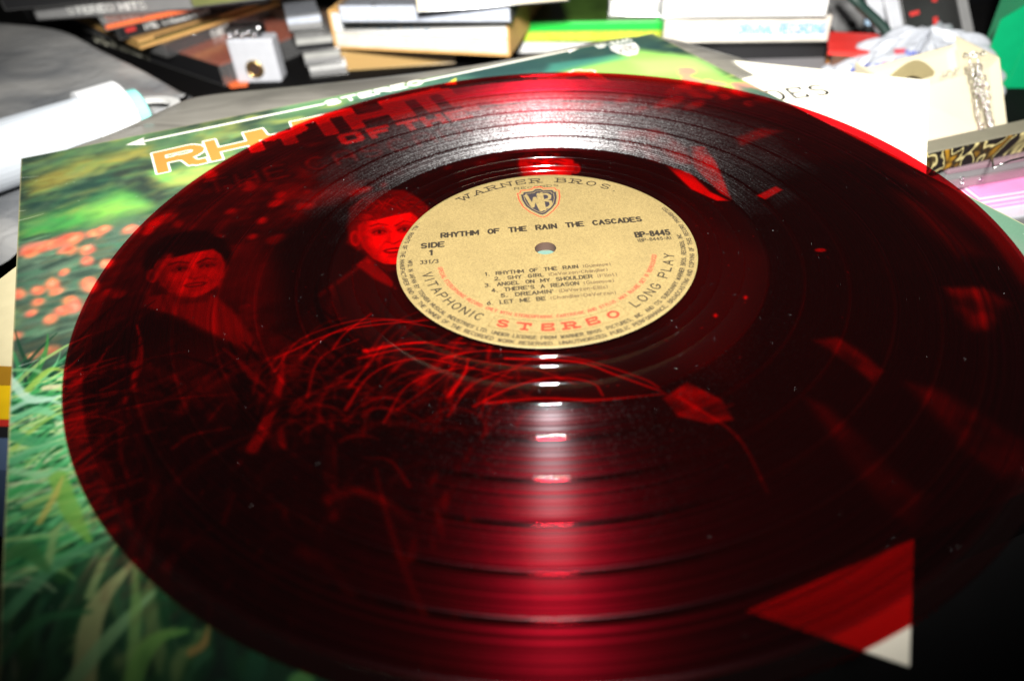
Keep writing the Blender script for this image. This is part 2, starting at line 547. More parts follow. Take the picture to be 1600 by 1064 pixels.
def paint_cover():
    c = Canvas(1500, JS, (52, 70, 58))
    n = c.n
    Y, X = np.mgrid[0:n, 0:n].astype(np.float32) / c.k
    f1, f2, f3 = c.field(1, (7, 12), 4), c.field(2, (16, 30), 3), c.field(3, (40, 60), 3)
    def lay(mask, col, k=1.0):
        mask = np.clip(mask, 0, 1)[..., None] * k
        c.a = c.a * (1 - mask) + np.array(col, np.float32) / 255 * mask
    # out-of-focus garden: hedges, olive and green light
    lay((f1 - .45) * 4, (98, 140, 92), .8)
    lay((.42 - f1) * 5, (30, 48, 44), .8)
    lay((f2 - .55) * 5, (150, 158, 84), .75)
    lay((f3 - .58) * 5, (104, 150, 104), .5)
    # teal upper middle, dark corner by the emblem
    c.poly(P((560, 150), (860, 85), (880, 120), (620, 170)), (72, 128, 118), 1.2, .6)
    c.poly(P((700, 118), (960, 60), (1018, 53), (1060, 78), (930, 100), (760, 125)), (38, 66, 66), .7, .85)
    c.poly(P((880, 112), (1000, 78), (1075, 88), (1130, 115), (1180, 150), (960, 150), (840, 130)), (150, 205, 96), .55, .95)
    c.poly(P((860, 100), (960, 86), (980, 92), (850, 116)), (70, 150, 130), .3, .6)
    c.poly(P((985, 95), (1090, 90), (1120, 112), (1010, 118)), (176, 206, 120), .6, .7)
    for i in range(26):
        x = rng.uniform(1065, 1200); y = 122 + (x - 1065) * .2 + rng.uniform(-14, 22)
        c.poly(ell(x, y, rng.uniform(8, 16), rng.uniform(3, 6), 8), (232, 142, 118), .12, .85)
    c.poly(P((1150, 132), (1200, 142), (1260, 185), (1180, 175)), (66, 92, 84), .4, .8)
    # olive band, dark trunk, lawn on the left
    c.poly(P((40, 285), (120, 250), (235, 228), (240, 244), (130, 275), (50, 305)), (168, 150, 66), .5, .7)
    c.poly(P((35, 262), (120, 232), (230, 215), (150, 240), (45, 278)), (92, 120, 84), .5, .7)
    c.poly(P((30, 322), (110, 288), (180, 270), (190, 300), (110, 320), (30, 345)), (38, 66, 58), .6, .9)
    c.poly(P((34, 350), (120, 322), (180, 300), (225, 300), (245, 320), (150, 352), (40, 376)), (74, 166, 78), .95, .9)
    c.poly(P((120, 330), (190, 306), (240, 322), (160, 348)), (148, 204, 84), .8, .8)
    c.poly(P((45, 352), (100, 338), (120, 345), (45, 368)), (70, 150, 76), .3, .7)
    c.poly(P((170, 262), (215, 246), (248, 262), (262, 300), (285, 320), (250, 330), (215, 300), (180, 285)), (50, 62, 54), .35, .97)
    c.poly(P((235, 275), (300, 258), (360, 250), (300, 290), (262, 292)), (176, 196, 96), .45, .85)
    c.poly(P((232, 268), (262, 262), (270, 285), (250, 282)), (120, 196, 90), .25, .8)
    c.poly(P((400, 160), (520, 140), (560, 150), (440, 175)), (104, 144, 104), .6, .7)
    for i in range(420):      # soft streaks of leaf and light, so that nothing in the garden is one flat tone
        x = rng.uniform(30, 420); y = rng.uniform(200, 372)
        c.stroke(P((x, y), (x + rng.uniform(8, 45), y - rng.uniform(2, 14))), rng.uniform(.08, .35), random.choice([(60, 92, 70), (120, 156, 84), (40, 60, 52), (150, 150, 80), (86, 150, 96), (100, 120, 90)]), soft=.2, alpha=.28)
    # flower bed
    c.poly(P((28, 385), (120, 362), (230, 340), (260, 380), (160, 470), (100, 560), (22, 570), (24, 470)), (86, 110, 92), .6, .95)
    c.poly(P((25, 520), (120, 500), (110, 580), (22, 582)), (46, 62, 54), .5, .9)
    for i in range(260):
        x = rng.uniform(20, 190); y = rng.uniform(372, 565)
        c.stroke(P((x, y), (x + rng.uniform(15, 50), y - rng.uniform(3, 14))), rng.uniform(.06, .3), random.choice([(58, 78, 66), (128, 156, 124), (70, 120, 90), (40, 56, 50), (96, 96, 70)]), soft=.14, alpha=.5)
    coral = [(232, 116, 84), (236, 124, 104), (240, 140, 92), (220, 98, 80)]
    spots = [(60, 388, 28, 9), (105, 372, 26, 9), (42, 395, 16, 8), (85, 380, 18, 6), (150, 366, 14, 6), (163, 358, 12, 5), (205, 358, 15, 6), (105, 390, 16, 6), (134, 390, 13, 7), (136, 408, 11, 6),
             (165, 412, 10, 6), (30, 460, 13, 7), (58, 453, 10, 6), (82, 444, 11, 8), (90, 455, 11, 6), (136, 440, 12, 7), (142, 448, 13, 9), (110, 468, 11, 8), (116, 480, 12, 9), (95, 484, 10, 7),
             (22, 524, 9, 6), (78, 498, 11, 7), (75, 548, 18, 5), (50, 555, 12, 5), (60, 472, 9, 5), (50, 490, 8, 4), (100, 425, 7, 4)]
    for (x, y, a, b) in spots:
        for k in range(5):
            x2, y2 = x + rng.uniform(-.6, .6) * a, y + rng.uniform(-.5, .5) * b
            c.poly(ell(x2, y2, a * rng.uniform(.35, .75), b * rng.uniform(.4, .9), -28 + rng.uniform(-14, 14), 9), random.choice(coral) if y < 535 else (150, 104, 74), .22, .7)
        for k in range(3):
            c.poly(ell(x + rng.uniform(-.4, .5) * a, y + rng.uniform(-.5, .3) * b, a * .3, b * .35, -22, 8), random.choice([(246, 170, 140), (244, 160, 112), (208, 88, 66)]), .16, .55)
    # flowers under the disc
    for (x, y, a, b) in [(255, 343, 24, 7), (240, 352, 14, 6), (232, 362, 10, 5), (278, 350, 8, 5), (330, 275, 10, 8), (390, 290, 14, 8), (438, 305, 9, 5), (470, 323, 10, 5), (485, 323, 8, 5), (430, 318, 12, 5),
                         (410, 345, 8, 5), (432, 374, 16, 7), (560, 300, 16, 5), (575, 297, 8, 5), (600, 290, 6, 4), (655, 300, 18, 7), (672, 292, 14, 6), (690, 282, 10, 5), (700, 300, 9, 4), (752, 256, 9, 6), (770, 248, 8, 4), (740, 268, 7, 4),
                         (170, 457, 8, 5), (185, 460, 10, 5), (340, 372, 10, 4), (345, 390, 8, 4), (480, 300, 6, 3), (395, 370, 7, 4), (360, 330, 9, 4), (700, 262, 6, 3), (820, 190, 8, 4),
                         (1060, 140, 22, 7), (1045, 160, 26, 7), (1085, 165, 18, 6), (975, 155, 16, 6), (930, 165, 14, 5), (1030, 180, 18, 5), (1000, 172, 12, 5)]:
        c.poly(ell(x, y, a, b, -18), (230, 118, 96), .14, .75)
    # dark suits and dark ground on the right half
    suit = (18, 15, 18)
    c.poly(P((480, 330), (700, 260), (900, 235), (1000, 230), (1150, 215), (1400, 220), (1600, 300), (1900, 420), (2200, 700), (1500, 1200), (900, 900), (700, 600), (430, 520), (420, 380)), suit, .8, .96)
    c.poly(P((640, 200), (820, 175), (980, 175), (1160, 170), (1300, 215), (1400, 250), (1100, 260), (880, 240), (700, 260)), (42, 34, 32), .6, .9)
    c.poly(P((500, 215), (860, 200), (760, 240), (480, 300)), (34, 38, 36), .6, .6)
    c.poly(P((1040, 300), (1200, 400), (1150, 600), (1040, 560)), (36, 26, 24), .6, .9)
    # grey green ground at the far right edge
    c.poly(P((1380, 262), (1520, 300), (1620, 350), (1680, 430), (1600, 440), (1540, 370), (1470, 320)), (104, 132, 112), .5, .9)
    c.poly(P((1530, 318), (1600, 350), (1640, 400), (1560, 360)), (84, 120, 98), .3, .7)
    c.poly(P((1395, 300), (1455, 320), (1545, 400), (1500, 400), (1440, 350)), (110, 60, 50), .5, .6)
    # three plain stand-in figures in dark clothes, photographic in softness only
    rf = random.Random(4); r9 = random.Random(9)

    def figure(cx, cy, ax, ay, rot, skin, hairc, turn, hair_lo, light=1):
        sk = np.array(skin, float); hc = np.array(hairc, float)
        r_ = math.radians(rot); cr_, sr_ = math.cos(r_), math.sin(r_)

        def q(s_, t_):
            return jp(cx + ax * s_ * cr_ - ay * t_ * sr_, cy + ax * s_ * sr_ + ay * t_ * cr_)

        def el(s0, t0, rs, rt_, n=16, a=0):
            return [q(s0 + rs * math.cos(2 * math.pi * i / n) * math.cos(a) - rt_ * math.sin(2 * math.pi * i / n) * math.sin(a),
                      t0 + rt_ * math.sin(2 * math.pi * i / n) * math.cos(a) + rs * math.cos(2 * math.pi * i / n) * math.sin(a)) for i in range(n)]
        # hair mass behind
        c.poly([q(-1.14, .1), (q(-1.25, -.4)), q(-1.05, -1.0), q(-.6, -1.38), q(0, -1.5), q(.6, -1.4), q(1.02, -1.05), q(1.18, -.5), q(1.08, .0), q(.8, -.4), q(-.85, -.4), q(-.98, .2)], hc, .14)
        # ears
        sd = -1 if turn > 0 else 1
        c.poly(el(sd * 1.02, .02, .17, .27), sk * .72, .06); c.poly(el(sd * 1.03, .04, .08, .16), sk * .45, .05, .7)
        # head shape
        head = [(-.9, -.5), (-.7, -.82), (-.3, -.95), (.2, -.98), (.65, -.84), (.9, -.5), (.96, -.1), (.9, .3), (.72, .66), (.42, .92), (.1, 1.03), (-.22, .98), (-.55, .76), (-.8, .4), (-.93, 0)]
        c.poly([q(*p) for p in head], sk, .07)
        # shade on one side, under the brow, nose and chin; light on brow and cheeks
        c.poly([q(*p) for p in [(-.95, -.6), (-.6, -.7), (-.62, .1), (-.45, .6), (-.1, 1.0), (-.6, .8), (-.9, .35)]], sk * .5, .26, .75)
        c.poly([q(*p) for p in [(.75, -.5), (1, -.2), (.92, .35), (.6, .8), (.66, .3), (.72, 0)]], sk * .62, .2, .6)
        c.poly(el(.05 + turn * .3, -.58, .5, .22), np.minimum(sk * 1.22, 255), .28, .75)
        for m_ in (-1, 1):
            e0 = turn * .35 + m_ * .38
            c.poly(el(e0, -.13, .26, .14), sk * .5, .12, .75)                       # socket
            c.poly(el(e0, -.1, .15, .05), sk * .9, .04, .55)
            c.poly(el(e0 + .02 * turn, -.1, .055, .055), (26, 16, 14), .03, .9)     # iris
            c.stroke([q(e0 - .19, -.1), q(e0, -.17), q(e0 + .2, -.09)], .05, (40, 22, 18), .03, soft=.035, alpha=.85)
            c.stroke([q(e0 - .24, -.29 + .03 * m_), q(e0, -.38), q(e0 + .26, -.3)], .09, hc * .9 + 8, .05, soft=.06, alpha=.85)
            c.poly(el(turn * .3 + m_ * .47, .22, .22, .16), np.minimum(sk * 1.2, 255), .2, .55)
            c.stroke([q(turn * .4 + m_ * .22, .22), q(turn * .4 + m_ * .4, .42), q(turn * .35 + m_ * .43, .58)], .05, sk * .55, .03, soft=.08, alpha=.6)
        n0 = turn * .42
        c.poly([q(n0 - .05, -.15), q(n0 + .08, -.15), q(n0 + .16, .25), q(n0 - .02, .3)], np.minimum(sk * 1.18, 255), .09, .6)
        c.poly([q(n0 - .12, -.1), q(n0 - .04, -.1), q(n0 - .08, .26), q(n0 - .2, .26)], sk * .6, .1, .6)
        c.stroke([q(n0 - .17, .26), q(n0 - .02, .34), q(n0 + .17, .27)], .07, sk * .4, .05, soft=.06, alpha=.75)
        # mouth with a strip of teeth, lower lip, chin shadow
        c.poly(el(turn * .35, .56, .31, .1), sk * .5, .06, .9)
        c.poly(el(turn * .35, .545, .23, .04), np.minimum(sk * 1.25, 255), .035, .8)
        c.stroke([q(turn * .35 - .32, .53), q(turn * .35, .50), q(turn * .35 + .32, .52)], .04, (50, 22, 20), soft=.04, alpha=.7)
        c.poly(el(turn * .33, .75, .2, .06), sk * .66, .1, .6)
        c.poly([q(-.6, .85), q(0, 1.08), q(.6, .85), (q(.4, 1.25)), q(-.4, 1.25)], sk * .35, .12, .6)
        # fringe and strands
        c.poly([q(-1.0, -.35), q(-.95, -.8), q(-.4, -1.3), (q(.4, -1.3)), q(.98, -.8), q(.95, -.42), q(.7, hair_lo - .05), q(.2, hair_lo), q(-.3, hair_lo + .08), q(-.75, hair_lo + .1)], hc, .1, .95)
        for k in range(46):
            s0 = rf.uniform(-1.05, 1.0); t0 = -1.35 + .55 * s0 * s0 + rf.uniform(0, .35)
            kk = rf.choice([.5, .7, 1.5, 2.0])
            c.stroke([q(s0, t0), q(s0 + rf.uniform(.1, .3), t0 + rf.uniform(-.05, .12)), q(s0 + rf.uniform(.2, .5), t0 + rf.uniform(.05, .3))], .035, np.minimum(hc * kk + 6, 255), .015, soft=.03, alpha=.45)
        for k in range(60):
            s0, t0 = rf.uniform(-.8, .8), rf.uniform(-.7, .9)
            c.poly(el(s0, t0, rf.uniform(.06, .18), rf.uniform(.04, .12), 8), sk * rf.choice([.82, 1.12]), .09, .22)

    z = lambda x, y: (x / 2.66, 200 + y / 2.66)
    Z = lambda *p: P(*[z(*q) for q in p])
    # left man: jacket, open collar, turtleneck
    c.poly(Z((270, 960), (420, 860), (600, 740), (700, 760), (900, 860), (1040, 920), (1100, 960), (960, 1200), (300, 1200)), (26, 20, 22), .25)
    c.poly(Z((605, 745), (620, 700), (700, 690), (880, 690), (960, 750), (1020, 830), (1080, 930), (1030, 930), (860, 845), (730, 780)), (150, 84, 68), .12)
    for k in range(9):
        x_ = 640 + k * 44
        c.stroke(Z((x_, 700 + k * 3), (x_ + 14, 745 + k * 9), (x_ + 26, 780 + k * 14)), .12, random.choice([(62, 32, 28), (132, 78, 62)]), .05, soft=.12, alpha=.5)
    c.stroke(Z((330, 945), (470, 855), (610, 765)), .14, (108, 58, 48), soft=.14, alpha=.5)
    c.stroke(Z((740, 790), (870, 860), (1040, 940)), .1, (70, 38, 34), soft=.12, alpha=.6)
    figure(296, 423, 58, 41, -7, (226, 148, 118), (24, 17, 16), .32, -.66)
    c.stroke(Z((420, 695), (470, 682), (500, 686)), .3, (130, 56, 48), soft=.16, alpha=.6)
    # second man, lighter hair, cut by the label
    c.poly(P((470, 500), (505, 455), (540, 432), (565, 412), (590, 425), (625, 445), (660, 520), (560, 560), (470, 540)), (34, 20, 21), .2, .95)
    c.stroke(P((498, 462), (535, 436), (562, 416)), .12, (112, 56, 46), soft=.12, alpha=.6)
    c.stroke(P((520, 450), (515, 490), (512, 520)), .1, (74, 38, 34), soft=.14, alpha=.6)
    c.poly(P((556, 414), (574, 400), (612, 432), (618, 452), (585, 436)), (118, 60, 48), .1, .85)
    c.poly(P((548, 350), (545, 325), (580, 303), (640, 302), (672, 325), (664, 345), (560, 392), (542, 380)), (84, 38, 28), .12)
    figure(608, 366, 52, 47, -6, (216, 142, 112), (92, 42, 30), .26, -.6)
    for k in range(40):
        x_ = 545 + rf.uniform(0, 115)
        c.stroke(smooth3(P((x_, 322 - abs(x_ - 610) * -.1 + rf.uniform(-12, 6)), (x_ + 14, 312 + rf.uniform(-6, 8)), (x_ + 34, 322 + rf.uniform(-4, 10))), 3), .04, rf.choice([(176, 92, 64), (52, 24, 18), (130, 64, 44)]), .01, soft=.04, alpha=.5)
    # third man, dark hair, most of him behind the label
    figure(853, 260, 46, 30, 4, (226, 152, 120), (20, 14, 13), -.05, -.42)
    # bright sleeve, collars and hands in the dark right half
    red = (206, 120, 96)
    c.poly(P((965, 205), (1030, 200), (1075, 232), (1085, 258), (1030, 255), (970, 235)), (176, 96, 78), .2, .85)
    c.poly(P((1078, 228), (1102, 230), (1120, 255), (1143, 312), (1125, 302), (1085, 262)), (214, 136, 112), .08)
    c.poly(P((1040, 258), (1078, 270), (1110, 300), (1140, 314), (1120, 314), (1080, 296)), (220, 140, 118), .08, .9)
    c.poly(P((1182, 306), (1212, 291), (1223, 297), (1196, 312)), (190, 92, 72), .07)
    c.poly(P((1150, 215), (1190, 200), (1222, 205), (1180, 220), (1158, 228)), (150, 64, 54), .2, .9)
    c.poly(P((1478, 450), (1535, 449), (1577, 474), (1562, 484), (1546, 514), (1520, 516), (1498, 490)), (140, 56, 42), .22)
    c.stroke(P((1535, 452), (1542, 480)), .1, (130, 66, 50), soft=.06, alpha=.6)
    c.poly(P((1272, 532), (1308, 527), (1345, 548), (1378, 580), (1362, 596), (1330, 570)), (120, 44, 34), .15, .9)
    c.poly(P((1420, 600), (1470, 610), (1600, 690), (1620, 740), (1562, 746), (1500, 694)), (96, 40, 32), .3, .85)
    c.poly(P((1262, 624), (1290, 634), (1340, 680), (1400, 740), (1450, 780), (1425, 822), (1380, 790), (1320, 712)), (80, 30, 26), .25, .8)
    c.poly(P((1036, 622), (1074, 597), (1128, 625), (1145, 655), (1110, 662), (1060, 650)), (160, 60, 42), .08)
    for k in range(240):
        x_, y_ = r9.choice([(1500, 480), (1320, 560), (1520, 680), (1340, 710), (1420, 790), (1090, 630), (1100, 265), (1030, 230)])
        x_ += r9.gauss(0, 45); y_ += r9.gauss(0, 22)
        c.poly(ell(x_, y_, r9.uniform(5, 26), r9.uniform(3, 9), r9.uniform(10, 60), 9), (24, 14, 16), .25, r9.uniform(.1, .5))
    for k in range(4):
        c.stroke(P((1048 + 22 * k, 624 + 6 * k), (1078 + 22 * k, 608 + 8 * k)), .07, (110, 44, 34), soft=.06, alpha=.6)
    for (x, y) in [(1165, 465), (1118, 493), (1282, 391)]:
        c.poly(ell(x, y, 3 if x < 1200 else 9, 3, 0), (200, 70, 50), .05, .8)
    # tall grass in front
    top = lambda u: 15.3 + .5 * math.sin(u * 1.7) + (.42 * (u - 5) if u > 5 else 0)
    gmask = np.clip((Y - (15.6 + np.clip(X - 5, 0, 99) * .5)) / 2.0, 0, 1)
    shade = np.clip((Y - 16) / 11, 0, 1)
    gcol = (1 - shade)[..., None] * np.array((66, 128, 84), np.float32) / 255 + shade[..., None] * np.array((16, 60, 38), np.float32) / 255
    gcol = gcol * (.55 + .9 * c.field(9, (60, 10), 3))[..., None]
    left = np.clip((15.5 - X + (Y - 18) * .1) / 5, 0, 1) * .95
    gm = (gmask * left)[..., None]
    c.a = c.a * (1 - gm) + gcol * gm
    def blade(u, v, L, ang, w, col, bend, soft=.02, alpha=.9):
        pts, x, y, a = [], u, v, ang
        for i in range(7):
            pts.append((x, y)); x += math.cos(a) * L / 6; y -= math.sin(a) * L / 6; a += bend / 6
        c.stroke(pts, w, col, w * .15, soft=soft, alpha=alpha, wmid=w * .8)
    r2 = random.Random(5)
    for i in range(1900):
        u = r2.uniform(-1, 19.5); v = r2.uniform(16.5, 32)
        if v < 16.0 + max(0, u - 5) * .5: continue
        if 2.5 < u < 9 and v < 20.5: continue
        if u > 9 and r2.random() < (u - 9) / 5.5: continue
        d = min(1, max(0, (v - 16.5) / 10))
        near = max(0, 1 - abs(u) / 6)
        pal = [(34, 120, 66), (60, 150, 92), (24, 84, 52), (20, 62, 42), (86, 168, 110), (52, 130, 60)]
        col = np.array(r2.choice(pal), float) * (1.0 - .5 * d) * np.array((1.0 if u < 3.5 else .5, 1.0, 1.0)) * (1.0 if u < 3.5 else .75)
        if r2.random() < (.12 if u < 3.5 else .02): col = np.array((150, 190, 110)) * (1 - .4 * d)
        if r2.random() < (.06 if u < 3.5 else .012): col = np.array((196, 200, 150)) * (1 - .4 * d)
        flat = r2.random() < .45 and v < 21
        ang = r2.uniform(-.2, .5) if flat else r2.uniform(.9, 2.0)
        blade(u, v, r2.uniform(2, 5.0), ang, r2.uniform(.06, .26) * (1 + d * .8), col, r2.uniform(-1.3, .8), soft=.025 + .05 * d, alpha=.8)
    for i in range(300):
        u = r2.uniform(-.8, 1.6); v = r2.uniform(16.2, 23.5)
        blade(u, v, r2.uniform(.8, 2.0), r2.uniform(-.3, .9), r2.uniform(.04, .17), r2.choice([(120, 206, 140), (90, 186, 116), (176, 214, 130), (60, 160, 86), (206, 220, 170), (24, 90, 50)]), r2.uniform(-1.2, .8), soft=.02 + .01 * max(0, v - 18), alpha=.75)
    # pale leaning blades at the left edge
    for (a, b, w, col) in [(((12, 590), (50, 625), (98, 618)), 0, .26, (196, 226, 206)), (((15, 640), (60, 622), (100, 632)), 0, .22, (170, 216, 186)), (((20, 655), (60, 640), (98, 655)), 0, .3, (120, 196, 144)),
                           (((20, 578), (60, 580), (85, 605)), 0, .14, (120, 176, 120)), (((45, 608), (62, 590), (80, 577), (98, 578)), 0, .25, (150, 184, 74)), (((70, 606), (88, 604), (98, 600)), 0, .22, (232, 214, 170)),
                           (((20, 720), (60, 700), (110, 690)), 0, .3, (96, 176, 122)), (((20, 735), (70, 742), (120, 728)), 0, .22, (150, 206, 150)), (((22, 700), (50, 672), (98, 640)), 0, .16, (160, 196, 90)),
                           (((20, 680), (55, 690), (102, 680)), 0, .34, (74, 160, 104)), (((40, 790), (90, 770), (120, 760)), 0, .2, (160, 196, 110)), (((90, 745), (112, 800), (140, 845)), 0, .42, (116, 170, 70)),
                           (((62, 815), (85, 775), (98, 745)), 0, .18, (190, 178, 90)), (((10, 960), (90, 880), (175, 838)), 0, .35, (88, 156, 106)), (((130, 1064), (150, 950), (210, 876)), 0, .5, (176, 178, 120)),
                           (((100, 1080), (180, 985), (240, 925)), 0, .35, (128, 172, 118)), (((205, 1064), (212, 950), (210, 880)), 0, .25, (120, 160, 88)), (((205, 1075), (225, 1020), (250, 995), (290, 985)), 0, .4, (100, 150, 70)),
                           (((300, 1018), (318, 1005), (326, 978)), 0, .2, (150, 116, 62)), (((0, 1030), (60, 970), (140, 955)), 0, .3, (46, 104, 62)), (((470, 1064), (474, 1050)), 0, .5, (80, 130, 66)),
                           (((75, 880), (85, 835), (98, 815)), 0, .2, (140, 178, 110)), (((140, 930), (160, 880), (182, 850)), 0, .22, (150, 170, 110)), (((5, 870), (40, 858), (75, 890)), 0, .45, (60, 120, 62))]:
        c.stroke(smooth3(P(*a)), w, col, w * .3, soft=.05, alpha=.8, wmid=w)
    # long blades and seed heads that read as bright red through the disc
    tan = (240, 150, 112)
    for pts, w, al in [(((470, 560), (520, 520), (600, 500), (680, 512)), .07, .8), (((540, 640), (580, 585), (650, 560), (740, 575)), .07, .8), (((600, 660), (640, 600), (720, 575), (800, 590)), .06, .7), (((480, 620), (500, 560), (560, 530)), .07, .6), (((700, 650), (740, 600), (820, 575), (900, 600)), .06, .7), (((430, 560), (540, 515), (690, 498)), .09, .8), (((560, 560), (640, 545), (720, 560), (830, 575)), .08, .7), (((545, 605), (575, 570), (600, 535)), .12, .6), (((655, 600), (690, 565), (735, 545)), .3, .9),
                       (((700, 620), (725, 585), (732, 560)), .14, .8), (((740, 635), (800, 605), (865, 590), (925, 598), (942, 618)), .08, .8), (((760, 630), (850, 622), (930, 625), (1040, 615)), .09, .8),
                       (((790, 560), (900, 565), (960, 585), (1035, 612)), .09, .85), (((690, 560), (760, 548), (900, 560), (1000, 590), (1030, 606)), .07, .7), (((430, 580), (470, 530), (560, 500), (640, 500)), .07, .6),
                       (((520, 545), (540, 520), (580, 490)), .08, .7), (((570, 550), (650, 535), (720, 545)), .11, .7), (((620, 640), (690, 590), (720, 560)), .07, .5), (((750, 650), (770, 600), (830, 560)), .07, .5),
                       (((270, 700), (300, 680), (360, 668)), .1, .45), (((125, 730), (180, 690), (260, 668)), .1, .5), (((380, 700), (412, 685), (430, 700)), .2, .5), (((515, 778), (560, 768), (610, 790), (640, 812)), .28, .7),
                       (((470, 860), (510, 880), (550, 930)), .3, .5), (((265, 830), (320, 845), (345, 870)), .25, .4), (((200, 870), (230, 800), (250, 735)), .3, .5), (((280, 645), (300, 615), (325, 590)), .25, .7),
                       (((320, 610), (370, 580), (420, 560)), .25, .5), (((160, 575), (220, 570), (290, 600)), .3, .45), (((640, 760), (610, 720), (570, 715)), .1, .4), (((560, 675), (600, 660), (690, 672)), .16, .5),
                       (((430, 620), (450, 580), (480, 555)), .3, .4), (((120, 640), (130, 680), (122, 700)), .3, .5), (((105, 575), (118, 590), (120, 630)), .3, .6), (((1060, 620), (1150, 680), (1200, 770)), .1, .45)]:
        c.stroke(smooth3(P(*pts)), w * .9, tan, w * .15, soft=.05 if w < .15 else .16, alpha=al * (1 if w < .15 else .55))
    r3 = random.Random(21)
    for i in range(95):
        x = r3.uniform(380, 860); y = r3.uniform(540, 690); L = r3.uniform(50, 170); a = r3.uniform(.5, 1.7); b = r3.uniform(-.7, .5)
        pts = [(x, y)]
        for k in range(5):
            x += math.cos(a) * L / 5; y -= math.sin(a) * L / 5 * .75; a -= .42 + b * .25; pts.append((x, y))
        c.stroke(smooth3(P(*pts), 2), r3.uniform(.04, .12), (160, 82, 62), .02, soft=.07, alpha=r3.uniform(.15, .6))
    for i in range(170):
        x = r3.uniform(110, 800); y = r3.uniform(600, 980); L = r3.uniform(60, 180); a = r3.uniform(.2, 1.9)
        pts = [(x, y)]
        for k in range(5):
            x += math.cos(a) * L / 5; y -= math.sin(a) * L / 5 * .8; a -= .3; pts.append((x, y))
        c.stroke(P(*pts), r3.uniform(.04, .14), (84, 40, 34), .03, soft=.1, alpha=r3.uniform(.1, .35))
    # glimpse in the spindle hole
    c.poly(ell(852, 402, 24, 14), (84, 112, 102), .05, .95)
    c.poly(ell(850, 384, 24, 7), (110, 70, 52), .1, .9)
    # ---- print: arrows, title
    wht = (252, 248, 238)
    aL, aR = jp(215, 223), jp(890, 79)
    s0, s1 = jp(505, 163), jp(662, 127)
    c.stroke([aL, s0], .17, wht, soft=.015); c.stroke([s1, aR], .17, wht, soft=.015)
    tip = jp(196, 227); c.poly([tip, tip + (.85, -.42), tip + (.72, -.02), tip + (.85, .42)], wht, .02)
    tip = jp(906, 75); c.poly([tip, tip + (-.85, -.42), tip + (-.72, .02), tip + (-.85, .42)], wht, .02)
    ln, w = layout('STEREO', .5, .62, .2)
    d = (s1 - s0) / np.linalg.norm(s1 - s0); sc = (np.linalg.norm(s1 - s0) - .3) / w
    c.text(ln, .17, wht, lambda x, y: (s0[0] + d[0] * (x * sc + .15), s0[1] + d[1] * (x * sc + .15) + .27 - y), soft=.015)
    def tmap(u0, x, y):
        u = u0 + x
        t, b = (2.2 - .055 * (u - 5.3), 4.42 - .035 * (u - 5.3)) if u0 < 18.5 else (2.72, 4.75)
        return (u, b - (b - t) * y)
    def big(ch, u0, u1, wd=.34):
        g = G2[ch]; W = u1 - u0
        for al in (0, 1):
            for pl in g:
                q = [tmap(u0, .25 + p[0] * (W - .5), .12 + p[1] * .76) for p in pl]
                c.stroke(q, wd + (.0 if al else .26), (220, 136, 66) if al else wht, soft=.012)
    def heavy(q, wd, grow, col):
        """a run of square-ended bars"""
        q = [np.array(p, float) for p in q]
        for a, b in zip(q[:-1], q[1:]):
            d_ = b - a; L_ = np.linalg.norm(d_)
            if L_ < 1e-6: continue
            d_ /= L_; n_ = np.array([-d_[1], d_[0]]) * wd / 2; e_ = d_ * wd * (.5 if L_ > .3 else .18)
            c.poly([a - e_ - n_, b + e_ - n_, b + e_ + n_, a - e_ + n_], col, .014, grow=grow)

    def big2(chs, wd=.47):
        for al in (0, 1):
            for ch, u0, u1 in chs:
                for pl in G2[ch]:
                    q = [tmap(u0, .28 + p[0] * (u1 - u0 - .56), .13 + p[1] * .74) for p in pl]
                    heavy(q, wd, 0 if al else .085, (226, 132, 62) if al else wht)
    G2 = dict(G)
    G2['R'] = [[(0, 0), (0, 1), (.7, 1)] + _arc(.7, .76, .28, .24, 90, -90, 7) + [(0, .52)], [(.45, .52), (.62, .42), (.72, .1), (.85, 0), (1.02, 0)]]
    G2['H'] = [[(0, 0), (0, 1)], [(1, 0), (1, 1)], [(0, .45), (1, .45)]]
    G2['Y'] = [[(0, 1), (.03, .6), (.2, .48), (.8, .48), (.97, .6), (1, 1)], [(.6, .48), (.6, 0)]]
    G2['T'] = [[(0, 1), (1, 1)], [(.45, 1), (.45, 0)]]
    G2['M'] = [[(0, 0), (0, 1), (.85, 1), (1, .85), (1, 0)], [(.5, 1), (.5, 0)]]
    G2['A'] = [[(0, 0), (0, .8), (.2, 1), (.8, 1), (1, .8), (1, 0)], [(0, .42), (1, .42)]]
    G2['N'] = [[(0, 0), (0, 1), (.75, 1), (1, .8), (1, 0)]]
    G2['O'] = [[(.15, 0), (0, .15), (0, .85), (.15, 1), (.85, 1), (1, .85), (1, .15), (.85, 0), (.15, 0)]]
    big2([('R', 5.25, 7.5), ('H', 7.45, 9.75), ('Y', 9.6, 11.9), ('T', 11.75, 13.9), ('H', 13.7, 16.2), ('M', 16.1, 19.1), ('R', 18.9, 21.4), ('A', 21.3, 23.3), ('I', 23.0, 24.2), ('N', 23.9, 26.1)])
    for ch, u0 in (('O', 13.0), ('F', 14.3), ('T', 15.7), ('H', 16.8), ('E', 18.0)):
        for pl in G2[ch]:
            heavy([(u0 + p[0] * .75, 5.25 - p[1] * .8) for p in pl], .3, 0, (248, 168, 146))
    for al, wd, col in ((0, .42, (20, 18, 20)), (1, .2, (196, 92, 62))):
        x = 7.0
        for ch in 'THE CASCADES':
            if ch == ' ': x += .5; continue
            for pl in G2.get(ch, G[ch]):
                c.stroke([(x + p[0] * .75, 7.1 - .01 * (x - 7) - p[1] * 1.1) for p in pl], wd, col, soft=.09, alpha=.5)
            x += 1.18
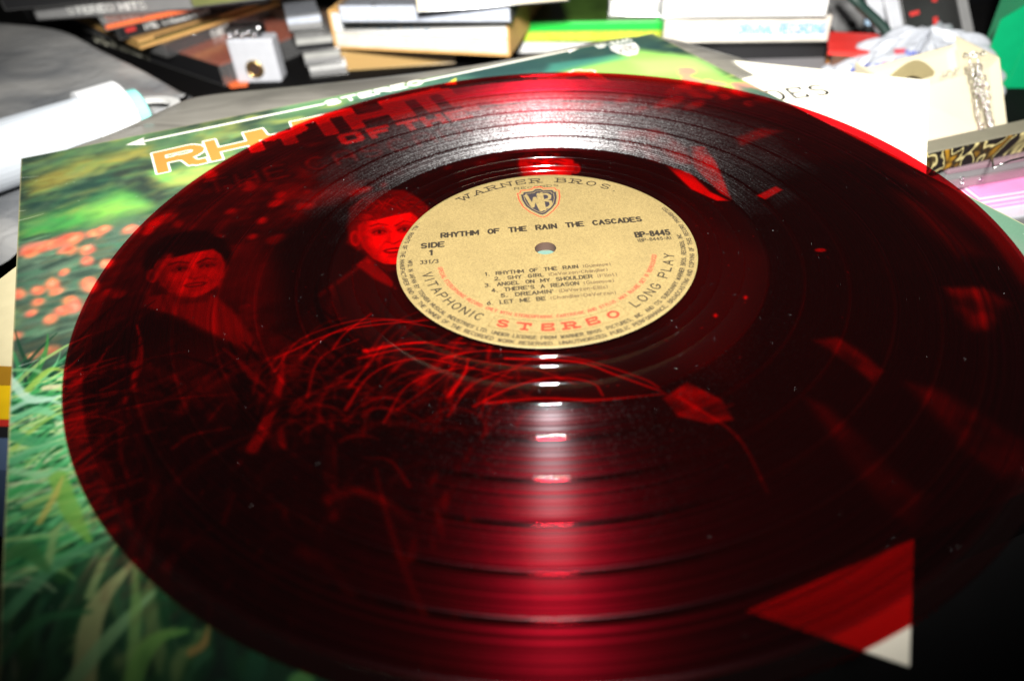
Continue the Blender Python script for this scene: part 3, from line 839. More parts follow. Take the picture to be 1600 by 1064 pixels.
    # yellow glyph between the title and the rim, number and shield emblem at the right
    c.poly(P((694, 133), (713, 122), (713, 132)), (232, 220, 70), .04)
    p0, p1 = jp(932, 73), jp(984, 62)
    ln, w = layout('BP-8445', .42, .3, .1)
    d = (p1 - p0); sc = np.linalg.norm(d) / w; d = d / np.linalg.norm(d)
    c.text(ln, .1, (226, 226, 214), lambda x, y: (p0[0] + d[0] * x * sc, p0[1] + d[1] * x * sc + .3 - y), soft=.02)
    sh = P((952, 73), (972, 70), (992, 67), (999, 75), (996, 85), (982, 88), (966, 84), (955, 79))
    c.poly(sh, (236, 234, 226), .03)
    cx = np.mean(sh, 0)
    for pl in ([(-.55, -.5), (-.4, .35), (-.2, -.2), (0, .45), (.08, -.5)], [(.25, -.5), (.25, .4)], [(.25, -.45), (.6, -.35), (.28, -.05), (.65, .12), (.25, .4)]):
        c.stroke([cx + np.array(p) for p in pl], .09, (84, 84, 80), soft=.04, alpha=.8)
    # scuffs and creases
    for pts in [((28, 345), (45, 341), (68, 334)), ((30, 330), (40, 329)), ((32, 278), (60, 276)), ((30, 572), (60, 562))]:
        c.stroke(P(*pts), .035, (220, 220, 210), .01, soft=.02, alpha=.8)
    for i in range(160):
        u, v = rng.uniform(0, JS, 2)
        c.stroke([(u, v), (u + rng.uniform(-.06, .06), v + rng.uniform(-.06, .06))], .025, (200, 205, 195), soft=.01, alpha=.6)
    for (a, b) in (((0, 0), (JS, 0)), ((0, 0), (0, JS)), ((JS, 0), (JS, JS))):
        c.stroke([a, b], .07, (206, 186, 140), soft=.03, alpha=.7)
    c.a += (np.random.default_rng(3).random((n, n, 1), dtype=np.float32) - .5) * .035
    return c.a[::-1]


# ------------------------------------------------------------------ setting: the table
TZ = -6.5
m_table = plain('table_paint', (.004, .0038, .004), .8, .4, 40, bump=.1, spec=.08)
t = MB().box(-90, 90, -45, 110, TZ - 2, TZ).build('table_top', m_table)
t['kind'] = 'structure'

# ------------------------------------------------------------------ jacket
m_card = plain('raw_card', srgb(206, 180, 128), .8, .2, 300)
m_board = plain('dark_board', srgb(34, 30, 26), .8, .2, 300)
m_cover = image_mat('jacket_front_print', paint_cover(), rough=.45, coat=.22)


def uvquad(o, fn):
    uv = o.data.uv_layers.new(name='UVMap')
    for lp in o.data.loops:
        v = o.data.vertices[lp.vertex_index].co
        uv.data[lp.index].uv = fn(v.x / S, v.y / S)


jk = thing('album_jacket', 'glossy green album jacket with garden print lying under the translucent red disc', 'album jacket', (0, 0, -.62))
JH = 30.2      # height of the jacket; its printed front is cut a little short at the foot
C4 = [J_TL, J_TR, J_TR + JV * JH, J_TL + JV * JH]
g = 24
fr_ = MB()
gv = []
for j in range(g + 1):
    for i in range(g + 1):
        p = J_TL + JU * JS * i / g + JV * JH * j / g
        gv.append((p[0], p[1], .32 + .0 * math.sin(i)))
nn = len(gv)
fcs = [(j * (g + 1) + i, (j + 1) * (g + 1) + i, (j + 1) * (g + 1) + i + 1, j * (g + 1) + i + 1) for j in range(g) for i in range(g)]
fr_.add(gv, fcs)
front = fr_.build('front_panel', m_cover, jk)


def cover_uv(x, y):
    q = JM @ (np.array([x, y]) - J_TL)
    return q[0] / JS, 1 - q[1] / JS


uvquad(front, cover_uv)
c0 = sum(C4) / 4
ins = lambda k: [c0 + (p - c0) * (1 - k) for p in C4]
MB().prism([tuple(p) for p in ins(.0008)[::-1]], .20, .317).build('front_board', m_board, jk)
MB().prism([tuple(p) for p in ins(.002)[::-1]], .0, .12).build('back_board', m_board, jk)
MB().prism([tuple(p) for p in [C4[0] + JV * .1, C4[0] + JU * .2 + JV * .1, C4[3] + JU * .2, C4[3]][::-1]], .121, .199).build('spine', m_card, jk)

# sheet below it: square printed lyric sheet
SZ = -0.66
s_tr, s_br = at(1452, 126, SZ)[:2], at(1421, 1040, SZ)[:2]
sv = (s_br - s_tr); slen = np.linalg.norm(sv); sv /= slen
su = np.array([-sv[1], sv[0]]); su = su if su[0] > 0 else -su
s_tl = s_tr - su * 12.4; s_bl = s_tl + sv * slen
m_sheet = plain('sheet_paper', srgb(236, 232, 214), .7, .04, 60)
sh = thing('printed_sheet', 'white lyric sheet slid under the jacket, right side sticking out past the red disc', 'paper sheet', (0, 0, SZ - .03))
MB().prism([tuple(p) for p in (s_tl, s_bl, s_br, s_tr)], 0, .03).build('paper', m_sheet, sh)
m_ink = plain('black_ink', (.02, .02, .022), .6, .2, 400)
m_inkg = plain('grey_ink', (.12, .12, .13), .6, .2, 400)
mb = MB()
a0, a1 = at(1203, 158, SZ + .005), at(1297, 147, SZ + .005)
d = (a1 - a0)[:2]; dl = np.linalg.norm(d); d /= dl; e = np.array([-d[1], d[0]])
ln, w = layout('CASCADES', 1.05, .62, .42, serif=.25)
sc = 1.0
off = dl - w
ribbons(mb, ln, .14, lambda x, y: (a0[0] + d[0] * (x + off) + e[0] * y, a0[1] + d[1] * (x + off) + e[1] * y, .034))
mb.build('heading_lettering', m_ink, sh)
mb = MB()
b0, b1 = at(1328, 152, SZ), at(1388, 153, SZ)
d2 = (b1 - b0)[:2]; L2 = np.linalg.norm(d2); d2 /= L2; e2 = np.array([-d2[1], d2[0]])
ln, w = layout('BP-8445 STEREO', .3, .2, .07)
ribbons(mb, ln, .04, lambda x, y: (b0[0] + d2[0] * x * L2 / w + e2[0] * y, b0[1] + d2[1] * x * L2 / w + e2[1] * y, .034))
mb.build('small_lettering', m_inkg, sh)

# the dark boxed set that carries sheet and jacket
bx = thing('boxed_record_set', 'matt black record box set carrying the white sheet and the green jacket', 'box set', (0, 0, TZ))
m_blk = plain('black_card', (.003, .003, .0035), .95, .3, 80, spec=.04)
q = [c0 + (p - c0) * .93 for p in C4]
MB().prism([tuple(p) for p in q[::-1]], 1.2, 5.78).build('box_lid', m_blk, bx, bevel=.05)
MB().prism([tuple(c0 + (p - c0) * .92) for p in C4][::-1], 0.0, 1.199).build('box_base', m_blk, bx)

# ------------------------------------------------------------------ the record
GAPS = [8.3, 9.6, 10.85, 12.1, 13.2]
WAX = [5.35, 5.75, 6.45]


def vinyl(name, groove, bottom=False, blank=False):
    mt, nt, out = new_mat(name)
    L = nt.links.new
    tr = nt.nodes.new('ShaderNodeBsdfTransparent'); tr.inputs[0].default_value = VT if groove else VS
    tc = nt.nodes.new('ShaderNodeTexCoord')
    sm = nt.nodes.new('ShaderNodeBsdfGlossy'); sm.inputs['Roughness'].default_value = .05 if not blank else .09
    sm.inputs[0].default_value = (1, 1, 1, 1)
    fr = two_sided_fresnel(nt, 1.5 if not blank else 1.7)
    mx = nt.nodes.new('ShaderNodeMixShader')
    L(fr.outputs[0], mx.inputs[0]); L(tr.outputs[0], mx.inputs[1]); L(sm.outputs[0], mx.inputs[2])
    last = mx
    if bottom:
        last = tr
    if groove:
        sep = nt.nodes.new('ShaderNodeSeparateXYZ'); L(tc.outputs['Object'], sep.inputs[0])
        cb = nt.nodes.new('ShaderNodeCombineXYZ'); L(sep.outputs[0], cb.inputs[0]); L(sep.outputs[1], cb.inputs[1])
        ln_ = nt.nodes.new('ShaderNodeVectorMath'); ln_.operation = 'LENGTH'; L(cb.outputs[0], ln_.inputs[0])
        r = ln_.outputs['Value']
        at_ = nt.nodes.new('ShaderNodeMath'); at_.operation = 'ARCTAN2'; L(sep.outputs[1], at_.inputs[0]); L(sep.outputs[0], at_.inputs[1])
        # fine rings of varying brightness: 1-D noise along the radius
        def ring(scale, detail=2):
            nz = nt.nodes.new('ShaderNodeTexNoise'); nz.noise_dimensions = '1D'
            nz.inputs['Scale'].default_value = scale; nz.inputs['Detail'].default_value = detail
            L(r, nz.inputs['W']); return nz.outputs[0]
        def mr(src, a, b, c, d):
            n = nt.nodes.new('ShaderNodeMapRange')
            for i, v in enumerate((a, b, c, d)): n.inputs[i + 1].default_value = v
            L(src, n.inputs[0]); return n.outputs[0]
        def mul(a, b):
            n = nt.nodes.new('ShaderNodeMath'); n.operation = 'MULTIPLY'
            for i, v in enumerate((a, b)):
                if isinstance(v, (int, float)): n.inputs[i].default_value = v
                else: L(v, n.inputs[i])
            return n.outputs[0]
        rings = mul(mr(ring(2600, 3), .3, .7, .35, 1.5), mr(ring(900, 4), .35, .65, .35, 1.5))
        fa = mr(r, .072, .100, 1.0, .34)
        fall = mul(fa, mr(r, .108, .128, 1.0, .05)) if not bottom else mr(r, .085, .135, .12, 1.0)
        fac = mul(rings, fall)
        for g0 in GAPS + [7.2]:
            dd = nt.nodes.new('ShaderNodeMath'); dd.operation = 'SUBTRACT'; L(r, dd.inputs[0]); dd.inputs[1].default_value = g0 * S
            ab = nt.nodes.new('ShaderNodeMath'); ab.operation = 'ABSOLUTE'; L(dd.outputs[0], ab.inputs[0])
            fac = mul(fac, mr(ab.outputs[0], .0005, .0011, 0.0, 1.0))
        # glints: cells stretched along the groove
        pc = nt.nodes.new('ShaderNodeCombineXYZ')
        L(mul(r, 2600.0), pc.inputs[0]); L(mul(at_.outputs[0], 260.0), pc.inputs[1])
        vo = nt.nodes.new('ShaderNodeTexVoronoi'); vo.inputs['Scale'].default_value = 1.0; L(pc.outputs[0], vo.inputs['Vector'])
        sv_ = nt.nodes.new('ShaderNodeSeparateColor'); L(vo.outputs['Color'], sv_.inputs[0])
        tg = nt.nodes.new('ShaderNodeTangent'); tg.direction_type = 'RADIAL'; tg.axis = 'Z'
        def gloss(rough, an, col):
            g_ = nt.nodes.new('ShaderNodeBsdfAnisotropic') if False else nt.nodes.new('ShaderNodeBsdfGlossy')
            g_.distribution = 'GGX'
            g_.inputs['Roughness'].default_value = rough
            g_.inputs['Anisotropy'].default_value = an
            g_.inputs[0].default_value = col
            L(tg.outputs[0], g_.inputs['Tangent'])
            return g_
        g1 = gloss(.64 if not bottom else .74, ANI if not bottom else .8, (.95, .91, 1, 1))
        m1 = nt.nodes.new('ShaderNodeMixShader'); L(mul(fac, GK if not bottom else GKB), m1.inputs[0])
        L(last.outputs[0], m1.inputs[1]); L(g1.outputs[0], m1.inputs[2])
        last = m1
        if not bottom:
            g2 = gloss(.75, .45, (1, 1, 1, 1))
            sp = mr(sv_.outputs[0], .90, .97, 0.0, 1.0)
            # far-side glare set into the material by position, with ragged edges
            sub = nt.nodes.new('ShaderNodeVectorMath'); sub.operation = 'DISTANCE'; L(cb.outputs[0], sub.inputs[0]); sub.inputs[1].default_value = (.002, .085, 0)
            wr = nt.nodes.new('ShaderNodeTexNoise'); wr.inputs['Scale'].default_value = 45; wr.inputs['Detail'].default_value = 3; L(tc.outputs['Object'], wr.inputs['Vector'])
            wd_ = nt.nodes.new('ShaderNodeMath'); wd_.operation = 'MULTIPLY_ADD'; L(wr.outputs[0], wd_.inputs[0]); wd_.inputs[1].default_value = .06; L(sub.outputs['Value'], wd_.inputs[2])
            glare_mask = mr(wd_.outputs[0], .135, .045, 0.0, 1.0)
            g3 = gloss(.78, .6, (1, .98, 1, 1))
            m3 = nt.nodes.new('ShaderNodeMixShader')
            L(mul(mul(mul(glare_mask, fac), mr(sv_.outputs[1], .35, 1.0, .3, 1.6)), GW), m3.inputs[0])
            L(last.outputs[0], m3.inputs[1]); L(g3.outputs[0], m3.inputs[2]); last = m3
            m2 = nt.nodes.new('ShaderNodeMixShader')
            L(mul(mul(mul(sp, fall), mr(glare_mask, 0, 1, .015, 1.0)), GS), m2.inputs[0])
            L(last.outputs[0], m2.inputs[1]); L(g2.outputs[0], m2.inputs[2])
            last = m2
    L(last.outputs[0], out.inputs[0])
    return mt


VT = (.665, .06, .13, 1)       # grooved vinyl lets less light through
VS = (.79, .08, .11, 1)
G_IN, G_OUT = 1.0, .35
GK, GKB, GS, GW = .022, .34, .75, .5
ANI = .9
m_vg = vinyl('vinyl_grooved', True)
m_vb = vinyl('vinyl_underside', True, bottom=True)
m_vs = vinyl('vinyl_smooth', False)
m_vr = vinyl('vinyl_ring', False, blank=True)

rec = thing('vinyl_record', 'translucent deep red twelve inch record with gold label on the green jacket', 'record', (0, 0, 0))
SEG = 360


def lathe(name, prof, mat, parent, label=None):
    vs, fs = [], []
    n = len(prof)
    for k in range(SEG):
        t = 2 * math.pi * k / SEG
        for (r, z) in prof:
            vs.append((r * math.cos(t), r * math.sin(t), z))
    for k in range(SEG):
        k2 = (k + 1) % SEG
        for i in range(n - 1):
            fs.append((k * n + i, k2 * n + i, k2 * n + i + 1, k * n + i + 1)[::-1])
    return MB().add(vs, fs).build(name, mat, parent, smooth=True, label=label)


def ringprof(r0, w=.045, h=.016, up_=1):
    n = 8
    return [(r0 + w * (i / n - .5) * 1.0, up_ * h * math.sin(math.pi * i / n)) for i in range(n + 1)]


disc_top = []
# playing surface between the blank rings
edges = [7.2] + GAPS + [14.55]
grv = thing  # (kept simple: each band is a part)
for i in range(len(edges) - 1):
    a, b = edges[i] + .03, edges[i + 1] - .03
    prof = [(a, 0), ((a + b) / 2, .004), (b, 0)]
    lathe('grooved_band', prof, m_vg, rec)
for r0 in [7.2] + GAPS + [14.55]:
    lathe('blank_ring', ringprof(r0, .04, -.014 if r0 < 10 else -.006), m_vr, rec)
# dead wax with run-out grooves
prof = [(.36, 0.0), (4.95, 0.0), (5.0, 0.0), (5.04, .012), (5.1, .0)]
for r0 in WAX:
    prof += [(r0 - .05, 0)] + ringprof(r0, .055, -.032)
prof += [(7.17, 0)]
lathe('run_out_area', prof, m_vr, rec)
# rim bead, edge, underside
rim = [(14.58, 0), (14.68, .0), (14.70, .012), (14.72, .04), (14.76, .052), (14.86, .05)] + [(14.99 + .075 * math.cos(math.radians(90 - 20 * i)), -.052 + .10 * math.sin(math.radians(90 - 20 * i))) for i in range(10)] + [(14.9, -.155), (14.58, -.15)]
lathe('rim', rim, m_vr, rec)
lathe('underside_band', [(7.2, -.15), (5.2, -.15)], m_vs, rec)
ue = [7.2] + GAPS + [14.58]
for i in range(len(ue) - 1):
    lathe('underside_band', [(ue[i + 1] - (.04 if i < len(ue) - 2 else 0), -.15), (ue[i] + (.04 if i else 0), -.15)], m_vb, rec)
for r0 in GAPS:
    lathe('underside_ring', [(x, -.15 - z) for x, z in ringprof(r0, .08, .02)[::-1]], m_vr, rec)
lathe('centre_boss', [(5.2, -.15), (4.9, -.20), (4.6, -.296), (.36, -.296), (.36, 0.0)], m_vs, rec)


def paint_label():
    R = 5.03
    c = Canvas(1600, 2 * R, (112, 97, 62))
    rot = math.radians(5.4)
    blk, red = (34, 28, 20), (206, 44, 28)
    cr, sr = math.cos(rot), math.sin(rot)
    def mp(x, y):      # label frame (x right, y up) -> canvas
        X, Y = x * cr - y * sr, x * sr + y * cr
        return (R + X, R - Y)
    def flat(txt, x0, y0, x1, h, wd, col=blk, gapk=.35, spk=1.0, serif=0, cw=None):
        cw = cw or h * .8
        ln, w = layout(txt, h, cw, cw * gapk, cw * spk, serif)
        s = (x1 - x0) / w
        c.text(ln, wd, col, lambda x, y: mp(x0 + x * s, y0 + y), soft=.006)
    def circ(txt, r, a0, a1, h, wd, col=blk, serif=0, inward=True, gapk=.4, cw=None, spk=1.0):
        """text on a circle from angle a0 to a1 (degrees); inward=True: tops point to the centre"""
        cw = cw or h * .8
        ln, w = layout(txt, h, cw, cw * gapk, cw * spk, serif)
        def fm(x, y):
            t = math.radians(a0 + (a1 - a0) * x / w)
            rr = r - y if inward else r + y
            return (R + rr * math.cos(t), R - rr * math.sin(t))
        fine = []
        for pl in ln:
            q = [pl[0]]
            for a, b in zip(pl[:-1], pl[1:]):
                k = max(1, int(abs(b[0] - a[0]) / .1))
                q += [(a[0] + (b[0] - a[0]) * j / k, a[1] + (b[1] - a[1]) * j / k) for j in range(1, k + 1)]
            fine.append(q)
        c.text(fine, wd, col, fm, soft=.006)
    # heading on the arc, shield emblem
    circ('WARNER BROS.', 4.42, 133, 53.5, .30, .05, serif=.3, inward=False, cw=.42, gapk=.75, spk=1.3)
    flat('RECORDS', -.72, 4.02, .92, .15, .022, gapk=.45, cw=.2, serif=.15)
    cx, cy = 0.13, 3.02
    def shp(k, dx=0, dy=0):
        pts = [(-.68, .62), (-.6, .62), (-.56, .78), (-.2, .8), (-.1, .93), (.1, .93), (.2, .8), (.56, .78), (.6, .62), (.68, .62),
               (.66, .2), (.56, -.25), (.36, -.6), (.12, -.88), (0, -.95), (-.12, -.88), (-.36, -.6), (-.56, -.25), (-.66, .2)]
        return [mp(cx + dx + p[0] * k, cy + dy + p[1] * k) for p in pts]
    o = shp(1.14); c.stroke(o + [o[0]], .035, red, soft=.008)
    c.poly(shp(.96), (40, 36, 40), .01)
    gold = (112, 97, 62)
    c.poly(shp(.84), gold, .01)
    c.poly(shp(.80), (40, 36, 40), .01)
    for pl, w in [([(-.47, .5), (-.3, -.32), (-.17, .3), (-.02, -.62), (-.02, .55)], .13), ([(.1, .58), (.1, -.58)], .13),
                  ([(.1, .52), (.3, .5), (.4, .36), (.36, .16), (.14, .06)], .12), ([(.14, .06), (.38, -.04), (.38, -.28), (.28, -.44), (.1, -.5)], .12)]:
        c.stroke([mp(cx + x, cy + y) for x, y in pl], w, gold, soft=.01)
    flat('RHYTHM OF THE RAIN THE CASCADES', -3.5, 1.17, 3.5, .27, .068, gapk=.42, spk=1.9)
    flat('SIDE', -4.18, .62, -3.42, .27, .07, gapk=.4)
    flat('1', -3.9, .17, -3.76, .27, .07)
    flat('33 1/3', -4.2, -.32, -3.6, .2, .035, gapk=.35, spk=.3)
    flat('BP-8445', 3.12, .2, 4.28, .29, .07, gapk=.4)
    flat('(BP-8445-A)', 3.12, -.08, 4.26, .17, .028, gapk=.35)
    tr_ = [('1. RHYTHM OF THE RAIN', '(Gummoe)', -2.08, .92, 2.0, -1.27), ('2. SHY GIRL', '(DeVorzon-Chandler)', -1.8, -.22, 1.85, -1.56), ('3. ANGEL ON MY SHOULDER', '(Flint)', -2.12, 1.3, 2.1, -1.86),
           ('4. THERE\'S A REASON', '(Gummoe)', -1.92, .82, 1.95, -2.16), ('5. DREAMIN\'', '(DeVorzon-Ellis)', -1.65, .0, 1.7, -2.46), ('6. LET ME BE', '(Chandler-DeVorzon)', -2.1, -.3, 1.9, -2.78)]
    for a, b, x0, x1, x2, y in tr_:
        flat(a, x0, y, x1, .17, .036, gapk=.4, spk=1.6)
        flat(b, x1 + .16, y, x2, .155, .026, (66, 52, 34), gapk=.3)
    circ('VITAPHONIC', 4.22, 197.5, 241.5, .3, .045, gapk=.6)
    circ('LONG PLAY', 4.22, 309.5, 352.5, .3, .045, gapk=.6, spk=1.2)
    circ('STEREO', 4.22, 249, 301, .27, .085, red, serif=.28, gapk=1.2, cw=.38)
    for r in (3.82, 4.34):
        c.stroke([(R + r * math.cos(math.radians(t)), R - r * math.sin(math.radians(t))) for t in np.linspace(246, 304.5, 40)], .018, (90, 70, 40), soft=.006)
    for t in (246, 304.5):
        tt = math.radians(t); c.stroke([(R + r * math.cos(tt), R - r * math.sin(tt)) for r in (3.82, 4.34)], .018, (90, 70, 40), soft=.006)
    circ('SPECIAL STEREOPHONIC RECORD. ONLY WITH STEREOPHONIC CARTRIDGE AND STYLUS. MAY INJURE SET IF REPRODUCED', 3.66, 195, 351, .12, .03, (208, 56, 38), gapk=.5, spk=1.3)
    circ('MFD. IN JAPAN BY TOSHIBA MUSICAL INDUSTRIES LTD. UNDER LICENSE FROM WARNER BROS. PICTURES, INC. AND ITS SUBSIDIARY WARNER BROS. RECORDS, INC.', 4.62, 186, 368, .135, .026, gapk=.4, spk=1.3)
    circ('* ALL RIGHTS OF THE MANUFACTURER AND OF THE OWNER OF THE RECORDED WORK RESERVED. UNAUTHORIZED PUBLIC PERFORMANCE, BROADCASTING AND COPYING OF THIS RECORD PROHIBITED *', 4.88, 158, 391, .135, .026, gapk=.4, spk=1.3)
    c.a += (np.random.default_rng(8).random((c.n, c.n, 1), dtype=np.float32) - .5) * .05
    return c.a[::-1]


m_label = image_mat('gold_label_paper', paint_label(), rough=.5, glitter=True)
vs = []
fs = []
rr = [.36, .7, 4.9, 4.985, 5.0]
zz = [.014, .016, .016, .013, .001]
lab = MB()
for k in range(SEG):
    t_ = 2 * math.pi * k / SEG
    for r_, z_ in zip(rr, zz):
        vs.append((r_ * math.cos(t_), r_ * math.sin(t_), z_))
for k in range(SEG):
    k2 = (k + 1) % SEG
    for i in range(len(rr) - 1):
        fs.append((k * 5 + i, k * 5 + i + 1, k2 * 5 + i + 1, k2 * 5 + i))
lo = lab.add(vs, fs).build('label', m_label, rec, smooth=True)
lo['label'] = 'round gold paper label with black and red lettering around the spindle hole'
uvquad(lo, lambda x, y: ((x + 5.03) / 10.06, (y + 5.03) / 10.06))
m_paper = plain('label_back', srgb(58, 40, 30), .8, .1, 200)
lathe('label_core', [(.355, .013), (.355, -.29)], m_paper, lo)

# dust on the disc
m_dust = plain('dust_fibre', (.85, .85, .85), .5, .05, 100)
mb = MB()
r4 = random.Random(3)
for i in range(750):
    r_ = math.sqrt(r4.uniform(5.1 ** 2, 14.8 ** 2)); t_ = r4.uniform(0, 2 * math.pi)
    x, y = r_ * math.cos(t_), r_ * math.sin(t_)
    if y < 1 and r_ > 8.5 and r4.random() < .65: continue
    s_ = r4.uniform(.0015, .0045) if r4.random() < .985 else r4.uniform(.005, .0065)
    a_ = r4.uniform(0, 3.14); l_ = s_ * r4.uniform(1, 2.2)
    dx, dy = math.cos(a_) * l_, math.sin(a_) * l_
    mb.add([(x - dx, y - dy, .006), (x + dy * .5, y - dx * .5, .006), (x + dx, y + dy, .006), (x - dy * .5, y + dx * .5, .006), (x, y, .006 + s_)],
           [(0, 1, 4), (1, 2, 4), (2, 3, 4), (3, 0, 4)])
du = mb.build('dust', m_dust)
du['kind'] = 'stuff'; du['label'] = 'fine white dust specks scattered on the red disc'

# ------------------------------------------------------------------ clear outer sleeve behind the jacket
m_film = clear_mat('clear_film', (.92, .92, .92, 1), .03, .3, .62, (.30, .285, .25, 1), bump=.3, bscale=16, stretch=(1, 3, 1))
film = [(225, 192), (262, 165), (298, 143), (400, 134), (520, 124), (640, 112), (760, 97), (860, 78), (940, 60), (1010, 48), (1052, 58), (1095, 68), (1130, 78), (1160, 88), (1185, 98), (1200, 112)]
edge_in = [(60, 250), (110, 245), (170, 235), (240, 222), (330, 205), (440, 185), (560, 160), (680, 135), (800, 110), (900, 90), (1000, 72), (1030, 78), (1050, 85), (1080, 100), (1110, 116), (1140, 130), (1165, 138)]
mb = MB()
K = 6
ptsv = []
for (p_, q_) in zip(film, edge_in):
    A_, B_ = at(*p_, -.62), at(*q_, -.640)
    for k in range(K + 1):
        w = k / K
        pt = A_ * (1 - w) + B_ * w
        pt[2] = -.640 + (1 - w) * (.03 + .12 * abs(math.sin(p_[0] * .031 + w * 3))) - (1 - w) ** 3 * .25
        ptsv.append(pt)
n_ = len(film)
mb.add(ptsv, [(i * (K + 1) + k, (i + 1) * (K + 1) + k, (i + 1) * (K + 1) + k + 1, i * (K + 1) + k + 1) for i in range(n_ - 1) for k in range(K)])
fo = mb.build('clear_outer_sleeve', m_film, smooth=True)
sm = fo.modifiers.new('sub', 'SUBSURF'); sm.levels = 1; sm.render_levels = 2
so = fo.modifiers.new('thick', 'SOLIDIFY'); so.thickness = .0001
tag(fo, 'wrinkled clear plastic outer sleeve poking out behind the green jacket', 'plastic sleeve')


# ------------------------------------------------------------------ cases
m_clear = clear_mat('clear_case', (.93, .93, .93, 1), .05, .15, .06)
m_smoke = clear_mat('smoke_case', (.5, .5, .52, 1), .08, .2, .15, (.3, .3, .3, 1))


def seg(p0, p1, z):
    a, b = at(*p0, z), at(*p1, z)
    d = b - a
    return a, float(np.linalg.norm(d[:2])), math.atan2(d[1], d[0])


def flatfmap(x0, z0, y, sx=1):
    return lambda x, z: (x0 + x * sx, y, z0 + z)


m_glint = plain('glint_metal', (.75, .75, .76), .12, .05, 60, metal=1)


def jewel(name, label, p0, p1, z, h, spine, tray, shell=None, depth=12.4, txt=None, tcol=None, top=None, group=None, cat='disc case', tx=.5, th=.45, inset=.3):
    a, L, rz = seg(p0, p1, z)
    r = thing(name, label, cat, a, rz, group)
    shell = shell or m_clear
    w = .1
    MB().box(0, L, 0, depth, 0, w).build('base_plate', shell, r, bevel=.03)
    MB().box(0, L, 0, depth, h - w, h).build('lid', shell, r, bevel=.03)
    for xs in (0, L - w):
        MB().box(xs, xs + w, 0.0, depth, w + .004, h - w - .004).build('side_wall', shell, r)
    MB().box(w + .05, L - w - .05, .08, depth - .1, w + .02, h - w - .12).build('tray', tray, r)
    MB().box(w + .02, L - w - .02, .0, .05, w + .01, h - w - .01).build('spine_card', spine, r)
    MB().box(w + .3, L - w - .05, .2, depth - .1, h - w - .1, h - w - .02).build('booklet', top or spine, r)
    if shell is m_clear and L > 6:
        for k_ in range(3):
            MB().tube([(L * (.2 + .3 * k_), -.03, h - .06), (L * (.2 + .3 * k_) + .35, -.03, h - .06)], .05, 8).build('glint_bar', m_glint, r, smooth=True)  # added metal bars that stand in for glints on the clear plastic
    if txt:
        ln, wd = layout(txt, th, th * .7, th * .25)
        sx = 1.0
        if isinstance(tx, tuple):      # two photo pixels between which the words run
            x0_, x1_ = [float(np.linalg.norm((at(*q_, z) - a)[:2])) for q_ in tx]
            tx, sx = x0_, (x1_ - x0_) / wd
        ribbons(MB(), ln, th * .2, flatfmap(tx, (h - th) / 2, -.006, sx)).build('spine_lettering', tcol or m_ink, r)
    return r


C = lambda n, r, g, b, rough=.5, **k: plain(n, srgb(r, g, b), rough, **k)
m_white = C('white_card', 212, 212, 210, .5, noise=.06)
m_cream = C('cream_card', 204, 195, 168, .7, noise=.05, scale=40)
m_dark = C('black_plastic', 26, 26, 28, .4)
m_grey = C('grey_plastic', 120, 120, 120, .5)
m_rust = C('rust_print', 236, 106, 52, .5, noise=.3, scale=90)
m_tan = C('tan_card', 206, 160, 96, .6, noise=.2)
m_silver = C('silver_print', 170, 176, 188, .4, noise=.3, scale=200)
m_lett = C('cream_letter', 252, 248, 222, .6)
m_wlett = C('white_letter', 220, 220, 216, .6)
m_redp = C('red_print', 190, 44, 40, .5)
m_blue = C('blue_letter', 70, 160, 214, .6)
m_olive = C('olive_print', 96, 100, 50, .5, noise=.6, scale=60)

GRP = 'disc cases heaped behind the record'
jewel('jewel_case', 'topmost grey smoked disc case at the upper left, pink dot on its end', (58, 33), (420, 8), TZ + 4.4, 1.1, m_grey, m_dark, m_smoke, 14, 'STEREO HITS', m_wlett, group=GRP, tx=((110, 30), (230, 22)))
r = jewel('jewel_case', 'black disc case with cream spine lettering and rust top beside the grey bag', (46, 32), (352, 136), TZ + .01, 1.6, m_dark, m_dark, m_clear, 9, 'LIVE IN CONCERT', m_lett, m_rust, group=GRP, tx=((150, 68), (236, 97)), th=1.15)
r = jewel('jewel_case', 'black disc case with white spine lettering and small red mark at its left end', (188, 64), (452, -6), TZ + 3.1, 1.2, m_dark, m_dark, m_clear, 12.4, 'THE COLLECTION', m_wlett, group=GRP, tx=((228, 54), (330, 28)), th=.6)
MB().box(.6, 1.3, -.008, 0, .4, .68).build('red_mark', m_redp, r)
a, L, rz = seg((220, 78), (440, 8), TZ + 2.35)
r = thing('card_wallet', 'slim golden tan card disc wallet under the white lettered black case', 'disc wallet', a, rz, GRP)
MB().box(0, L, 0, 12, 0, .2).build('back_cover', m_tan, r, bevel=.03)
MB().box(0, L, 0, 12, .42, .62).build('front_cover', m_tan, r, bevel=.03)
MB().box(.1, L - .1, .3, 12, .201, .419).build('inner_page', m_olive, r)
MB().box(L * .1, L * .55, -.01, 0.0, .46, .58).build('spine_print', m_dark, r)
jewel('jewel_case', 'scratched clear disc case lying on the rust coloured booklet, lowest of its fan', (262, 92), (468, 14), TZ + 1.33, 1.0, m_smoke, m_grey, m_clear, 12, 'SIDE', m_wlett, group=GRP, tx=((330, 64), (360, 52)))
a = [at(*p, TZ + .06)[:2] for p in ((330, 100), (345, 70), (420, 50), (386, 134), (360, 137), (352, 130))]
bo = MB().prism([tuple(p) for p in a][::-1], TZ + .005, TZ + .11).build('booklet', m_rust)
tag(bo, 'rust orange booklet lying flat between the cases and the white cartridge', 'booklet')
